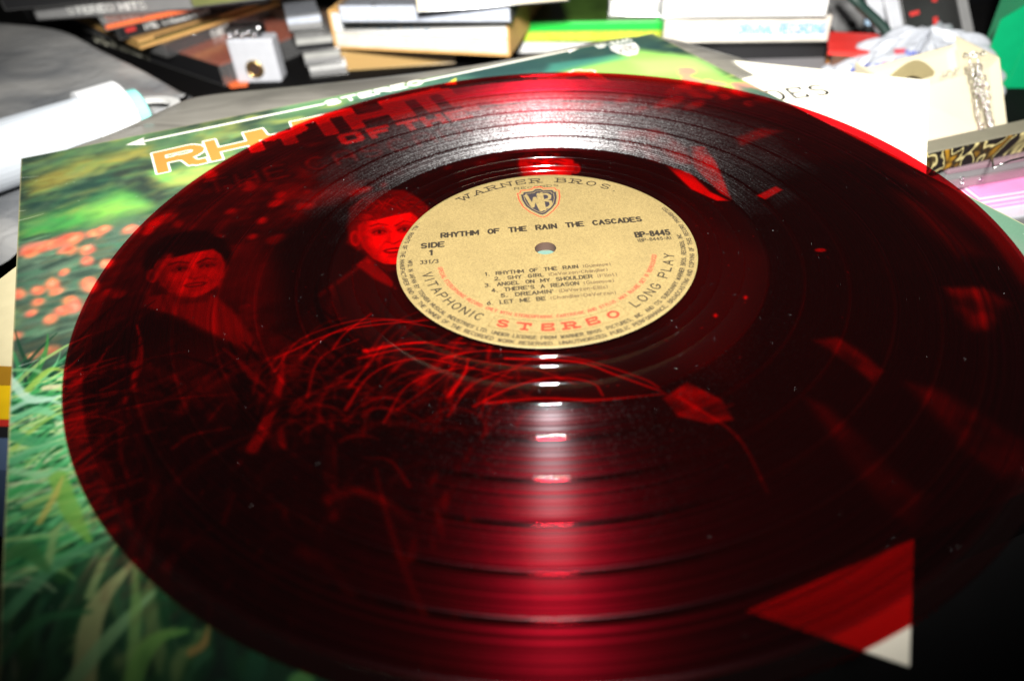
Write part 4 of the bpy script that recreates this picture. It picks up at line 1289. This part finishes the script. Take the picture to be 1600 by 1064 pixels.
# silver topped white cartridge
a, L, rz = seg((372, 131), (441, 129), TZ)
r = thing('lighter', 'small white and silver lighter standing with a gold ringed round hole', 'lighter', a, rz)
m_metal = plain('chrome', (.8, .8, .82), .18, .1, 60, metal=1)
m_wpl = C('white_plastic', 182, 184, 190, .35)
MB().box(0, L, 0, 1.4, 0, 3.1).build('body', m_wpl, r, bevel=.15)
MB().box(.1, L * .8, .1, 1.3, 3.105, 3.9).build('hood', m_metal, r, bevel=.12)
mb = MB()
for k in range(5):
    mb.tube([(.4 + k * .45, -.06, 3.4 + .13 * (k % 2)), (.4 + k * .45, .06, 3.4 + .13 * (k % 2))], .16, 10)
mb.build('rivet_row', m_metal, r, smooth=True)
MB().torus((L * .47, -.02, 1.0), .56, .12, (1, 0, 0), (0, 0, 1)).build('ring', plain('brass', (.7, .5, .2), .3, .1, 60, metal=1), r, smooth=True)
MB().tube([(L * .47, -.03, 1.0), (L * .47, -.01, 1.0)], .5, 16).build('round_hole', C('dark_brown', 60, 44, 36), r)
# grey leaning cases seen end on
def endpile(label, px4, z, h, mats):
    q_ = [at(*p, z) for p in px4]
    r = thing('jewel_case', label, 'disc case', q_[0], 0, GRP)
    c_ = sum(q_) / 4
    lay = [('base_plate', m_clear, 0, .12, 1.0), ('tray', mats[0], .125, .45, .97), ('inlay_card', mats[1], .455, .85, .975), ('lid', m_clear, .86, 1.0, 1.0)]
    for nm, mt, f0, f1, k in lay:
        MB().prism([tuple((c_ + (p - c_) * k - q_[0])[:2]) for p in q_], f0 * h, f1 * h).build(nm, mt, r, bevel=.03)
    return r


m_pg = C('pale_grey_card', 150, 150, 146, noise=.3, scale=60)
endpile('grey white disc case seen end on, bottom of the pile left of the tall stack', ((486, 124), (545, 117), (512, 50), (470, 56)), TZ, 1.2, (m_grey, m_white))
endpile('pale grey disc case seen end on, second of the pile left of the tall stack', ((478, 106), (536, 99), (500, 30), (458, 36)), TZ + 1.22, 1.1, (m_grey, m_pg))
endpile('pale grey disc case seen end on, third of the pile left of the tall stack', ((466, 84), (524, 78), (490, 12), (448, 16)), TZ + 2.34, 1.1, (m_dark, m_pg))
endpile('smoked disc case seen end on, topmost of the pile left of the tall stack', ((452, 52), (506, 46), (486, -6), (440, -2)), TZ + 3.46, 1.1, (m_grey, m_silver))
a, L, rz = seg((528, 66), (580, 50), TZ)
r = thing('cassette_box', 'brown edged cassette box leaning at the top beside the tall stack', 'cassette box', a, rz + .5, None)
MB().box(0, 1.6, 0, 8, 0, 2.2).build('shell', C('brown_print', 84, 66, 54, .5, noise=.5, scale=80), r, bevel=.06)
MB().box(.15, 1.45, -.02, .05, .2, 1.0).build('inlay_card', m_olive, r)

# the stack in the middle
m_amber = clear_mat('amber_case', (.75, .5, .2, 1), .05, .2, .5, (.72, .5, .2, 1))
jewel('jewel_case', 'amber tinted disc case at the bottom of the middle stack', (532, 112), (712, 100), TZ, 1.9, m_amber, m_amber, m_amber, 10, group=GRP)
a, L, rz = seg((524, 76), (797, 89), TZ + 2.0)
r = thing('boxed_disc_set', 'white spined disc set in a scuffed tan slipcase, middle of the central stack', 'disc set', a, rz, GRP)
m_worn = C('worn_white_print', 200, 194, 182, .6, noise=.45, scale=70)
MB().box(0, L, 0, 12.5, 0, .16).build('slipcase_bottom', m_tan, r)
MB().box(0, L, 0, 12.5, 2.5, 2.62).build('slipcase_top', m_tan, r)
MB().box(0, .18, 0, 12.5, .161, 2.499).build('slipcase_side', m_tan, r)
MB().box(L - .15, L, 0, 12.5, .161, 2.499).build('slipcase_side', m_tan, r)
MB().box(.2, L - .17, -.03, 12.3, 1.15, 2.4).build('upper_disc_case', m_white, r, bevel=.08)
MB().box(.2, L - .17, -.01, 12.3, 0.17, 1.1).build('lower_disc_case', m_worn, r, bevel=.05)
mb = MB(); ln, w = layout('GREATEST HITS', .55, .4, .14); ribbons(mb, ln, .08, flatfmap(.9, 1.5, -.038)); mb.build('spine_lettering', C('pale_blue_letter', 150, 180, 205), r)
jewel('jewel_case', 'silver blue spined disc case resting on the tan slipcase', (532, 37), (800, 37), TZ + 4.63, 1.2, m_silver, m_grey, m_clear, 12.4, 'BEST OF', m_wlett, group=GRP, tx=.8)
jewel('jewel_case', 'tilted cream spined disc case topmost of the central stack', (650, 21), (890, 3), TZ + 5.9, 1.0, m_cream, m_grey, m_clear, 12.4, group=GRP)

# green case
a, L, rz = seg((800, 66), (1030, 64), TZ + .95)
r = thing('green_case', 'bright green disc box with dark leafy top and yellow lettering behind the jacket', 'disc box', a, rz)
m_green = C('bright_green', 40, 200, 70, .4)
m_leaf = plain('leafy_print', srgb(50, 74, 24), .35, .9, 45)
MB().box(0, L, 0, 10, 0.72, 1.35).build('green_side', m_green, r, bevel=.03)
MB().box(0.0, L, 0, 10, 0.02, .71).build('yellow_band', C('yellow_green', 176, 204, 60, .5), r)
MB().box(.25, L - .35, .3, 9.8, 1.351, 1.37).build('top_print', m_leaf, r)
mb = MB(); ln, w = layout('SUMMER GREEN ROCK', .42, .42, .16); ribbons(mb, ln, .09, flatfmap(2.6, .16, -.008)); mb.build('side_lettering', C('yellow_letter', 226, 214, 70), r)
a, L, rz = seg((798, 84), (905, 80), TZ)
r = thing('white_booklet', 'thick white booklet below the bright green disc box', 'booklet', a, rz)
MB().box(0, L + 4.5, 0, 10, 0, .88).build('page_block', m_white, r)
MB().box(0, L + 4.5, 0, 10, .881, .93).build('cover', m_white, r)

# right hand stack
GR2 = 'white spined cases stacked at the top right of centre'
r = thing('shade_block', 'flat black block put in for the shade under the two white spined cases', 'tray', *[seg((1036, 104), (1300, 98), TZ)[i] for i in (0, 2)])
L = seg((1036, 104), (1300, 98), TZ)[1]
MB().box(0, L, 0, 12, 0, 1.85).build('body', m_dark, r, bevel=.05)  # black block carries the stack and stands in for the shade below it
MB().box(.3, L - .3, .3, 11.7, 1.851, 1.95).build('pad', m_blk, r)
jewel('jewel_case', 'lower white spined case with blue lettering on the black block', (1033, 70), (1294, 67), TZ + 1.97, 1.85, m_worn, m_grey, m_clear, 12, 'ORIGINAL RECORDING', m_blue, group=GR2, tx=((1150, 68), (1285, 67)), th=.6)
jewel('jewel_case', 'upper plain white spined case on top of the blue lettered one', (1032, 30), (1292, 28), TZ + 3.83, 1.6, m_white, m_grey, m_clear, 12, group=GR2)
jewel('jewel_case', 'half hidden white spined case between the green box and the right hand stack', (950, 26), (1030, 26), TZ + 2.33, 1.2, m_white, m_grey, m_clear, 12, group=GR2)
a = [at(*p, TZ + .05)[:2] for p in ((1090, 84), (1345, 76), (1400, 120), (1380, 150), (1150, 150))]
m_alu = plain('brushed_grey', (.27, .26, .27), .4, .1, 30)
o_ = MB().prism([tuple(p) for p in a][::-1], TZ + .002, TZ + .35).build('grey_notebook', m_alu, bevel=.05)
tag(o_, 'smooth grey notebook lying in front of the black block', 'notebook')

# red packet with a picture
a, L, rz = seg((1290, 122), (1352, 126), TZ + .36)
r = thing('red_packet', 'small red packet with dark picture and orange strip on the grey notebook', 'packet', a, rz)
MB().box(0, L + 1.5, 0, 3.4, .0, .5).build('orange_strip', C('orange', 226, 140, 40), r, bevel=.05)
MB().box(.1, L - .1, -.01, 3.3, .501, 1.5).build('picture', C('dark_picture', 90, 60, 44, .5, noise=.8, scale=120), r)
MB().box(-.2, L + 3.2, .0, 3.6, 1.501, 1.75).build('red_cover', C('packet_red', 214, 50, 44), r)
MB().box(L - .05, L + 3.0, .02, 3.5, .501, 1.499).build('red_side', C('packet_red_side', 206, 56, 50), r)

# plastic bag with print
def bag():
    ctr = at(1425, 136, TZ)
    verts, faces, cols = [], [], []
    nu, nv = 200, 90
    R_ = (5.6, 4.0, 3.4)
    for j in range(nv + 1):
        ph = math.pi / 2 * j / nv
        for i in range(nu):
            th = 2 * math.pi * i / nu
            x, y, z = math.cos(th) * math.cos(ph), math.sin(th) * math.cos(ph), math.sin(ph)
            k = 1 + .07 * math.sin(5 * th + 3 * ph) + .05 * math.sin(11 * th - 7 * ph) + .03 * math.sin(23 * th + 9 * ph)
            X, Y_, Z_ = x * R_[0] * k, y * R_[1] * k, z * R_[2] * k
            Z_ *= .72 + .28 * math.cos((X - 1.5) / 4)
            verts.append((X, Y_, max(0, Z_)))
            b = [.40, .42, .46]
            px_, py_ = px_of(np.array([ctr[0] + X, ctr[1] + Y_, ctr[2] + max(0, Z_)]))
            if y < .3:
                if 1325 < px_ < 1400 and 96 < py_ < 135 and math.sin(px_ * .42 + py_ * .2) * math.sin(py_ * .5 - px_ * .1) > .1: b = [.05, .08, .42]
                elif 1375 < px_ < 1432 and 92 < py_ < 112 and math.sin(py_ * 1.5 - px_ * .5) > .1: b = [.5, .12, .15]
                elif 1410 < px_ < 1448 and 76 + (px_ - 1410) * .25 < py_ < 86 + (px_ - 1410) * .25 and math.sin(px_ * 1.2) > -.4: b = [.06, .09, .4]
                elif 1392 < px_ <= 1411 and 75 < py_ < 83: b = [.5, .06, .08]
            cols.append(b)
    for j in range(nv):
        for i in range(nu):
            faces.append((j * nu + i, j * nu + (i + 1) % nu, (j + 1) * nu + (i + 1) % nu, (j + 1) * nu + i))
    mt, nt, out = new_mat('bag_plastic')
    p = nt.nodes.new('ShaderNodeBsdfPrincipled'); at_ = nt.nodes.new('ShaderNodeVertexColor'); at_.layer_name = 'print'
    nt.links.new(at_.outputs[0], p.inputs['Base Color']); p.inputs['Roughness'].default_value = .3
    tl = nt.nodes.new('ShaderNodeTexCoord'); nz = nt.nodes.new('ShaderNodeTexNoise'); nz.inputs['Scale'].default_value = 60; nz.inputs['Distortion'].default_value = 1.5
    b_ = nt.nodes.new('ShaderNodeBump'); b_.inputs['Distance'].default_value = .003; b_.inputs['Strength'].default_value = .7
    nt.links.new(tl.outputs['Object'], nz.inputs['Vector']); nt.links.new(nz.outputs[0], b_.inputs['Height']); nt.links.new(b_.outputs[0], p.inputs['Normal'])
    nt.links.new(p.outputs[0], out.inputs[0])
    o = MB().add(verts, faces).build('shopping_bag', mt, smooth=True)
    ca = o.data.color_attributes.new('print', 'FLOAT_COLOR', 'POINT')
    for i, c_ in enumerate(cols): ca.data[i].color = (*c_, 1)
    o.location = Vector(ctr) * S
    o.rotation_euler = (0, 0, .1)
    return o


tag(bag(), 'crumpled pale plastic bag with blue and red print beside the cream box', 'plastic bag')

# cream box with the chain: it leans, so its panels are laid between its own corner points
zb, zt = -5.4, -1.7
FB0, FB1 = at(1396, 252, zb), at(1577, 222, zb)
FT0, FT1 = at(1396, 137, zt), at(1562, 90, zt)
bd = np.array([-(FB1 - FB0)[1], (FB1 - FB0)[0], 0]); bd = bd / np.linalg.norm(bd) * 3.4
r = thing('cream_box', 'open cream cardboard box at the right with a silver chain over its edge', 'box', FB0)
rel = lambda *ps: [p - FB0 for p in ps]
MB().slab(rel(FB0, FB1, FT1, FT0), .12).build('front_panel', m_cream, r, bevel=.03)
k_ = .13 * bd / np.linalg.norm(bd)
MB().slab(rel(FB1 + k_, FB1 + bd, FT1 + bd, FT1 + k_), .12).build('side_panel', m_cream, r)
MB().slab(rel(FB0 + bd, FB0 + k_, FT0 + k_, FT0 + bd), .12).build('side_panel', m_cream, r)
MB().slab(rel(FB1 + bd * 1.01, FB0 + bd * 1.01, FT0 + bd * 1.01 - (0, 0, .5), FT1 + bd * 1.01 - (0, 0, .5)), .12).build('back_panel', m_cream, r)
MB().slab(rel(FB0 + k_, FB1 + k_, FB1 + bd * .96, FB0 + bd * .96), .12).build('bottom_panel', m_cream, r)
mb = MB(); vv = []
for i in range(13):
    t_ = i / 12
    p_ = FT0 * (1 - .52 * t_) + FT1 * .52 * t_ + bd * .3 - FB0
    z_ = -.4 + .95 * math.sin(math.pi * t_)
    vv += [p_ + (0, 0, z_ - .8), p_ + (0, 0, z_)]
mb.add(vv, [(2 * i, 2 * i + 2, 2 * i + 3, 2 * i + 1) for i in range(12)])
f_ = mb.build('inner_flap', C('beige_flap', 150, 138, 100, .7), r)
sm = f_.modifiers.new('t', 'SOLIDIFY'); sm.thickness = .0006
fn_ = np.cross(FB1 - FB0, FT0 - FB0); fn_ /= np.linalg.norm(fn_)


def face_at(px, py, off=0.0):
    v = fw * F_PX + rt * (px - 800) - up * (py - 532)
    p = CAM + v * (((FB0 - CAM) @ fn_) / (v @ fn_))
    return p + fn_ * off


if (CAM - FB0) @ fn_ < 0:
    fn_ = -fn_
l0, l1_ = face_at(1472, 120, .02), face_at(1492, 114, .02)
ln, w = layout('LP-31', .22, .16, .06)
d_ = (l1_ - l0) / np.linalg.norm(l1_ - l0)
ribbons(MB(), ln, .035, lambda x, y: tuple(l0 + d_ * x + np.array([0, 0, y]) - FB0)).build('edge_lettering', m_inkg, r)

C0 = face_at(1520, 100)
ch = thing('silver_chain', 'silver link chain hanging down the front of the cream box', 'chain', C0)
m_chain = plain('chain_silver', (.82, .81, .78), .2, .15, 300, metal=1)
protos = []
for k in range(2):
    lk = MB().torus((0, 0, 0), .12, .036, (0, 0, 1), (1, 0, 0) if k % 2 else (.35, 1, 0), 12, 6, 1.25).build('link', m_chain, ch, smooth=True)
    protos.append(lk)
used_ = 0
dn = (FB0 - FT0) / np.linalg.norm(FB0 - FT0)
for st, (q0, q1) in enumerate((((1512, 96), (1538, 232)), ((1522, 96), (1551, 234)), ((1526, 97), (1546, 200)))):
    Pa, Pb = face_at(*q0, .12), face_at(*q1, .12)
    nl = int(np.linalg.norm(Pb - Pa) / .26)
    for k in range(nl):
        t_ = k / (nl - 1)
        p_ = Pa * (1 - t_) + Pb * t_ + d_ * (.09 * math.sin(t_ * 8 + st * 2.2)) + fn_ * (.03 * (k % 2) + .05 * (st == 2))
        if used_ < 2:
            lk = protos[used_]; used_ += 1
        else:
            lk = bpy.data.objects.new('link', protos[k % 2].data); COL.objects.link(lk); lk.parent = ch
        lk.location = Vector(p_ - C0) * S
        lk.rotation_euler = (random.uniform(-.2, .2), random.uniform(-.5, .5), random.uniform(-.4, .4))
for k in range(5):      # links lying over the top edge
    p_ = face_at(1508 + 7 * k, 93 - .8 * k, 0) + np.array([0, .15, .12])
    lk = bpy.data.objects.new('link', protos[k % 2].data); COL.objects.link(lk); lk.parent = ch
    lk.location = Vector(p_ - C0) * S; lk.rotation_euler = (1.3, random.uniform(-.4, .4), random.uniform(-1, 1))
zw = TZ + 4.35
wp = [face_at(1541, 226, .3), at(1552, 262, zw), at(1580, 251, zw + .1), at(1625, 240, zw + .1)]
MB().tube([p - C0 for p in wp], .04, 8).build('end_wire', m_chain, ch, smooth=True)

# green box at the far right
a, L, rz = seg((1572, 139), (1660, 139), TZ)
r = thing('green_carton', 'emerald green carton at the right edge behind the cream box', 'carton', a, rz)
m_em = C('emerald', 0, 150, 96, .4, noise=.1)
MB().box(0, L + 4, 0, 5, 0, 6.2).build('body', m_em, r, bevel=.06)
MB().box(0.02, L + 4, 0.02, 4.98, 6.201, 6.3).build('rim', C('pale_rim', 190, 200, 196), r)
MB().slab([(-1.8, .1, 0), (-.003, .1, 0), (-.003, .1, 5.6), (-1.8, .1, 4.2)], .1).build('flap', m_em, r)
MB().box(2.0, 2.06, -.006, -.001, .1, 6.1).build('seam', C('seam_green', 40, 176, 124), r)

# marbled case, pink tinted case, pink papers, grey pad: right edge pile
def marbled():
    mt, nt, out = new_mat('marbled_print')
    p = nt.nodes.new('ShaderNodeBsdfPrincipled'); tc = nt.nodes.new('ShaderNodeTexCoord')
    wv = nt.nodes.new('ShaderNodeTexNoise'); wv.inputs['Scale'].default_value = 38; wv.inputs['Distortion'].default_value = 3.5; wv.inputs['Detail'].default_value = 1
    rp = nt.nodes.new('ShaderNodeValToRGB')
    e_ = rp.color_ramp.elements
    e_[0].position = .40; e_[0].color = srgb(26, 24, 22); e_[1].position = .56; e_[1].color = srgb(26, 24, 20)
    x_ = e_.new(.46); x_.color = srgb(200, 186, 130); x_ = e_.new(.50); x_.color = srgb(60, 50, 30); x_ = e_.new(.72); x_.color = srgb(150, 110, 30)
    nt.links.new(tc.outputs['Object'], wv.inputs['Vector']); nt.links.new(wv.outputs[0], rp.inputs[0]); nt.links.new(rp.outputs[0], p.inputs['Base Color'])
    p.inputs['Roughness'].default_value = .3
    nt.links.new(p.outputs[0], out.inputs[0]); return mt


def pile(name, label, cat, p0, p1, z, h, mat, depth, parts):
    a, L, rz = seg(p0, p1, z)
    r = thing(name, label, cat, a, rz)
    for nm, mt, z0, z1, dy in parts:
        MB().box(dy, L - dy, dy, depth - dy, z0, z1).build(nm, mt, r, bevel=.03)
    return r


m_marb = marbled()
m_pinkc = clear_mat('pink_clear', (.85, .6, .72, 1), .06, .2, .45, (.5, .36, .4, 1))
m_pink = plain('pink_paper', srgb(226, 140, 190), .6, .25, 30)
m_pinkl = C('pale_pink_paper', 240, 200, 222, .6)
pile('grey_pad', 'pale grey pad at the right edge under the pink papers', 'pad', (1540, 362), (1700, 338), TZ, .5, m_grey, 7, [('pad_block', m_grey, 0, .45, 0), ('top_page', m_wpl, .451, .59, .05)])
r = pile('pink_papers', 'stack of pink papers at the right edge next to the red disc', 'paper stack', (1520, 336), (1720, 304), TZ + .6, .8, m_pink, 5, [('paper', (m_pink if k % 2 else m_pinkl), .13 * k, .13 * k + .115, .02 * (k % 3)) for k in range(8)])
r = pile('clear_pink_case', 'clear pink tinted case above the pink papers at the right edge', 'disc case', (1470, 300), (1700, 258), TZ + 1.7, .8, m_pinkc, 1.2, [('base_plate', m_pinkc, 0, .5, 0), ('tray', m_grey, .51, .9, .06), ('lid', m_pinkc, .91, 1.15, 0)])
for x_ in (.9, 1.0, 2.0):
    MB().torus((x_, -.03, .3 + .25 * (x_ < 1)), .07, .04, (1, 0, 0), (0, 0, 1), 10, 6).build('stud', m_metal, r, smooth=True)
r = pile('marbled_case', 'black case with gold marbled edge on the clear pink case', 'case', (1440, 274), (1700, 214), TZ + 2.9, 1.0, m_marb, 1.0, [('marbled_edge', m_marb, 0, 1.05, 0), ('grey_top', C('taupe', 120, 116, 100), 1.051, 1.12, .02)])

# upright device with white bars, black panel
r = thing('bookend_rack', 'black panelled rack with white bars standing at the upper right', 'rack', at_y(1450, 68, 33))
og = at_y(1450, 68, 33)
def vq(pts, y, dy, th):
    return [at_y(px, py, y + (dy if py < 20 else 0)) - og for px, py in pts]
for nm, pts, mt in [('bar', ((1376, 72), (1391, 72), (1374, -30), (1346, -30)), m_wpl), ('bar', ((1399, 72), (1418, 70), (1398, -30), (1374, -30)), m_wpl),
                    ('panel', ((1420, 72), (1508, 70), (1488, -30), (1400, -30)), C('panel_black', 34, 34, 34, .35, noise=.3)), ('bar', ((1510, 70), (1526, 68), (1506, -30), (1490, -30)), m_grey)]:
    MB().slab(vq(pts, 33, 2.0, .3), .35).build(nm, mt, r, bevel=.04)
for pts in (((1420, 20), (1435, 16), (1436, 22), (1422, 26)), ((1457, 28), (1464, 26), (1466, 38), (1458, 40)), ((1455, -2), (1464, -2), (1463, 3), (1456, 3))):
    q_ = [at_y(px, py, 33 + 2.0 * (72 - py) / 102) - og + np.array([0, -.06, 0]) for px, py in pts]
    MB().slab(q_[::-1], -.02).build('red_mark', m_redp, r)
o_ = MB().tube([at_y(1318, -20, 30), at_y(1345, 10, 30), at_y(1375, 38, 29.5), at_y(1400, 68, 29), at_y(1412, 88, 28.5)], .33, 10).build('cable', C('dark_green_rubber', 30, 52, 46, .4), smooth=True)
tag(o_, 'dark green cable running diagonally past the white bars', 'cable')
a = at(1352, 62, TZ)
r = thing('small_bottle', 'tiny clear bottle with pale blue cap near the red packet', 'bottle', a)
MB().tube([(0, 0, 0), (0, 0, .9), (0, 0, 1.1)], [.5, .5, .35], 16).build('body', m_clear, r, smooth=False)
MB().tube([(0, 0, 1.101), (0, 0, 1.6)], .34, 16).build('cap', C('pale_blue', 170, 200, 226), r)
a, L, rz = seg((1530, 30), (1640, 20), TZ)
r = thing('dark_box', 'black box with a thin blue stripe in the upper right corner', 'box', a, rz)
MB().box(0, 8, 3, 10, 0, 3.5).build('body', m_blk, r, bevel=.05)
MB().box(.3, 2.4, 2.98, 2.999, 2.0, 2.15).build('stripe', C('blue_stripe', 40, 90, 170), r)
a, L, rz = seg((1295, 60), (1345, 50), TZ)
r = thing('grey_adapter', 'rounded grey adapter block between the white cases and the green cable', 'adapter', a, rz)
MB().box(0, 3.2, 0, 3, 0, 2.2).build('body', m_grey, r, bevel=.4)
MB().tube([(1.6, -.4, .8), (1.6, 0, .8)], .25, 10).build('cable_stub', m_dark, r)

# more dark cases behind, upper left
jewel('jewel_case', 'thin rust coloured disc case between the grey smoked case and the white lettered one', (165, 50), (430, -8), TZ + 4.0, .5, m_rust, m_dark, m_clear, 10, group=GRP)
jewel('jewel_case', 'thin olive disc case high in the fan above the tan wallet', (300, 14), (520, -14), TZ + 5.6, .9, m_olive, m_dark, m_clear, 10, group=GRP)
jewel('jewel_case', 'dark disc case farthest back at the top left corner', (8, 18), (330, -14), TZ + 5.6, 1.0, m_dark, m_dark, m_smoke, 12, group=GRP)

# ------------------------------------------------------------------ grey bag on the left
def greybag():
    topc = [(-120, 34), (-40, 30), (0, 31), (60, 36), (110, 45), (150, 70), (200, 96), (245, 121), (283, 142), (303, 152)]
    botc = [(-160, 470), (-100, 450), (-40, 430), (0, 420), (30, 395), (60, 330), (110, 270), (170, 235), (210, 205), (262, 182)]
    verts, faces = [], []
    K_ = 22
    for i, (p_, q_) in enumerate(zip(topc, botc)):
        A_, B_ = at(*p_, -3.4), at(*q_, -3.9)
        for k in range(K_ + 1):
            w = k / K_
            pt = A_ * (1 - w) + B_ * w
            pt[2] += .5 * math.sin(math.pi * w) + .09 * math.sin(i * 2.1 + w * 9) + .06 * math.sin(i * 1.3 - w * 21)
            verts.append(pt)
        verts.append(np.array([A_[0] * 1.03, A_[1] + 1.0, TZ]))
    W = K_ + 2
    for i in range(len(topc) - 1):
        for k in range(K_):
            faces.append((i * W + k, i * W + k + 1, (i + 1) * W + k + 1, (i + 1) * W + k))
        faces.append((i * W, (i + 1) * W, (i + 1) * W + K_ + 1, i * W + K_ + 1))
    mt, nt, out = new_mat('grey_bag_plastic')
    p = nt.nodes.new('ShaderNodeBsdfPrincipled'); p.inputs['Roughness'].default_value = .32
    tc = nt.nodes.new('ShaderNodeTexCoord')
    nz = nt.nodes.new('ShaderNodeTexNoise'); nz.inputs['Scale'].default_value = 14; nz.inputs['Detail'].default_value = 7; nz.inputs['Distortion'].default_value = 1.2
    rp = nt.nodes.new('ShaderNodeValToRGB'); rp.color_ramp.elements[0].position = .35; rp.color_ramp.elements[0].color = (.22, .23, .245, 1)
    rp.color_ramp.elements[1].position = .7; rp.color_ramp.elements[1].color = (.58, .57, .55, 1)
    nt.links.new(tc.outputs['Object'], nz.inputs['Vector']); nt.links.new(nz.outputs[0], rp.inputs[0]); nt.links.new(rp.outputs[0], p.inputs['Base Color'])
    nz2 = nt.nodes.new('ShaderNodeTexNoise'); nz2.inputs['Scale'].default_value = 45; nz2.inputs['Distortion'].default_value = 2
    nt.links.new(tc.outputs['Object'], nz2.inputs['Vector'])
    b = nt.nodes.new('ShaderNodeBump'); b.inputs['Strength'].default_value = .5; b.inputs['Distance'].default_value = .002
    nt.links.new(nz2.outputs[0], b.inputs['Height']); nt.links.new(b.outputs[0], p.inputs['Normal'])
    nt.links.new(p.outputs[0], out.inputs[0])
    o = MB().add(verts, faces).build('grey_plastic_bag', mt, smooth=True)
    s2 = o.modifiers.new('sub', 'SUBSURF'); s2.levels = 1; s2.render_levels = 2
    return o


tag(greybag(), 'large cloudy grey plastic bag filling the left edge behind the jacket', 'plastic bag')

# white bottle lying on the bag
B0, B1 = at(-60, 262, -1.6), at(226, 172, -1.8)
ax = (B1 - B0); bl = np.linalg.norm(ax); ax /= bl
r = thing('white_bottle', 'white plastic bottle lying on the grey bag with an aqua end', 'bottle', B0)
pt = lambda s_: tuple(ax * s_)
sc_ = 1.0
l1 = np.linalg.norm(at(140, 200, -1.7) - B0)
l2 = bl - .8
MB().tube([pt(0), pt(l1 * .5), pt(l1 - .02)], [1.6, 1.57, 1.53], 36).build('body', C('milky_plastic', 205, 212, 220, .4, noise=.04), r, smooth=False)
MB().tube([pt(l1), pt(l1 + .01), pt(l2 - .15), pt(l2)], [1.68, 1.8, 1.8, 1.68], 36).build('cap', C('bright_white_plastic', 240, 242, 244, .4, noise=.02), r)
MB().tube([pt(l2 + .01), pt(bl - .1), pt(bl)], [1.2, 1.15, 1.0], 30).build('end_disc', C('aqua_plastic', 150, 222, 214, .4), r)
hx, hy = B1[0], B1[1]
vv = []
for i in range(15):
    t_ = i / 14 * math.pi * 1.1 - .5
    for rr_ in (1.25, 1.75):
        p_ = at(232, 168, -2.6)
        vv.append((p_[0] - B0[0] + rr_ * math.cos(t_) * 1.1, p_[1] - B0[1] + rr_ * math.sin(t_) * .8 - .2, -2.6 - B0[2] + .15))
o_ = MB().add(vv, [(2 * i, 2 * i + 1, 2 * i + 3, 2 * i + 2) for i in range(14)]).build('flip_lid', m_white, r)
s_ = o_.modifiers.new('t', 'SOLIDIFY'); s_.thickness = .0025

# printed carton under the jacket's left edge
cz = -1.0
r = thing('printed_carton', 'cream carton with gold, yellow and red bands under the left jacket edge', 'carton', (0, 0, 0))
def band(nm, pts, mt, z1=cz):
    p = [tuple(at(*q, z1)[:2]) for q in pts]
    MB().prism(p[::-1], TZ, z1).build(nm, mt, r)
band('cream_panel', ((-90, 470), (0, 436), (40, 405), (60, 574), (-90, 566)), C('cream_board', 226, 214, 172, .6))
band('gold_band', ((-90, 567), (60, 575), (60, 602), (-90, 600)), C('gold_board', 160, 116, 24, .5), cz - .02)
band('yellow_band', ((-90, 601), (60, 603), (60, 655), (-90, 653)), C('yellow_board', 226, 184, 10, .5), cz - .01)
band('red_band', ((-90, 654), (60, 656), (60, 666), (-90, 664)), C('red_board', 180, 40, 30, .5))
band('dark_band', ((-90, 665), (60, 667), (60, 684), (-90, 682)), m_dark)
band('blue_band', ((-90, 683), (60, 685), (60, 735), (-90, 733)), C('blue_grey_board', 70, 88, 116, .5))
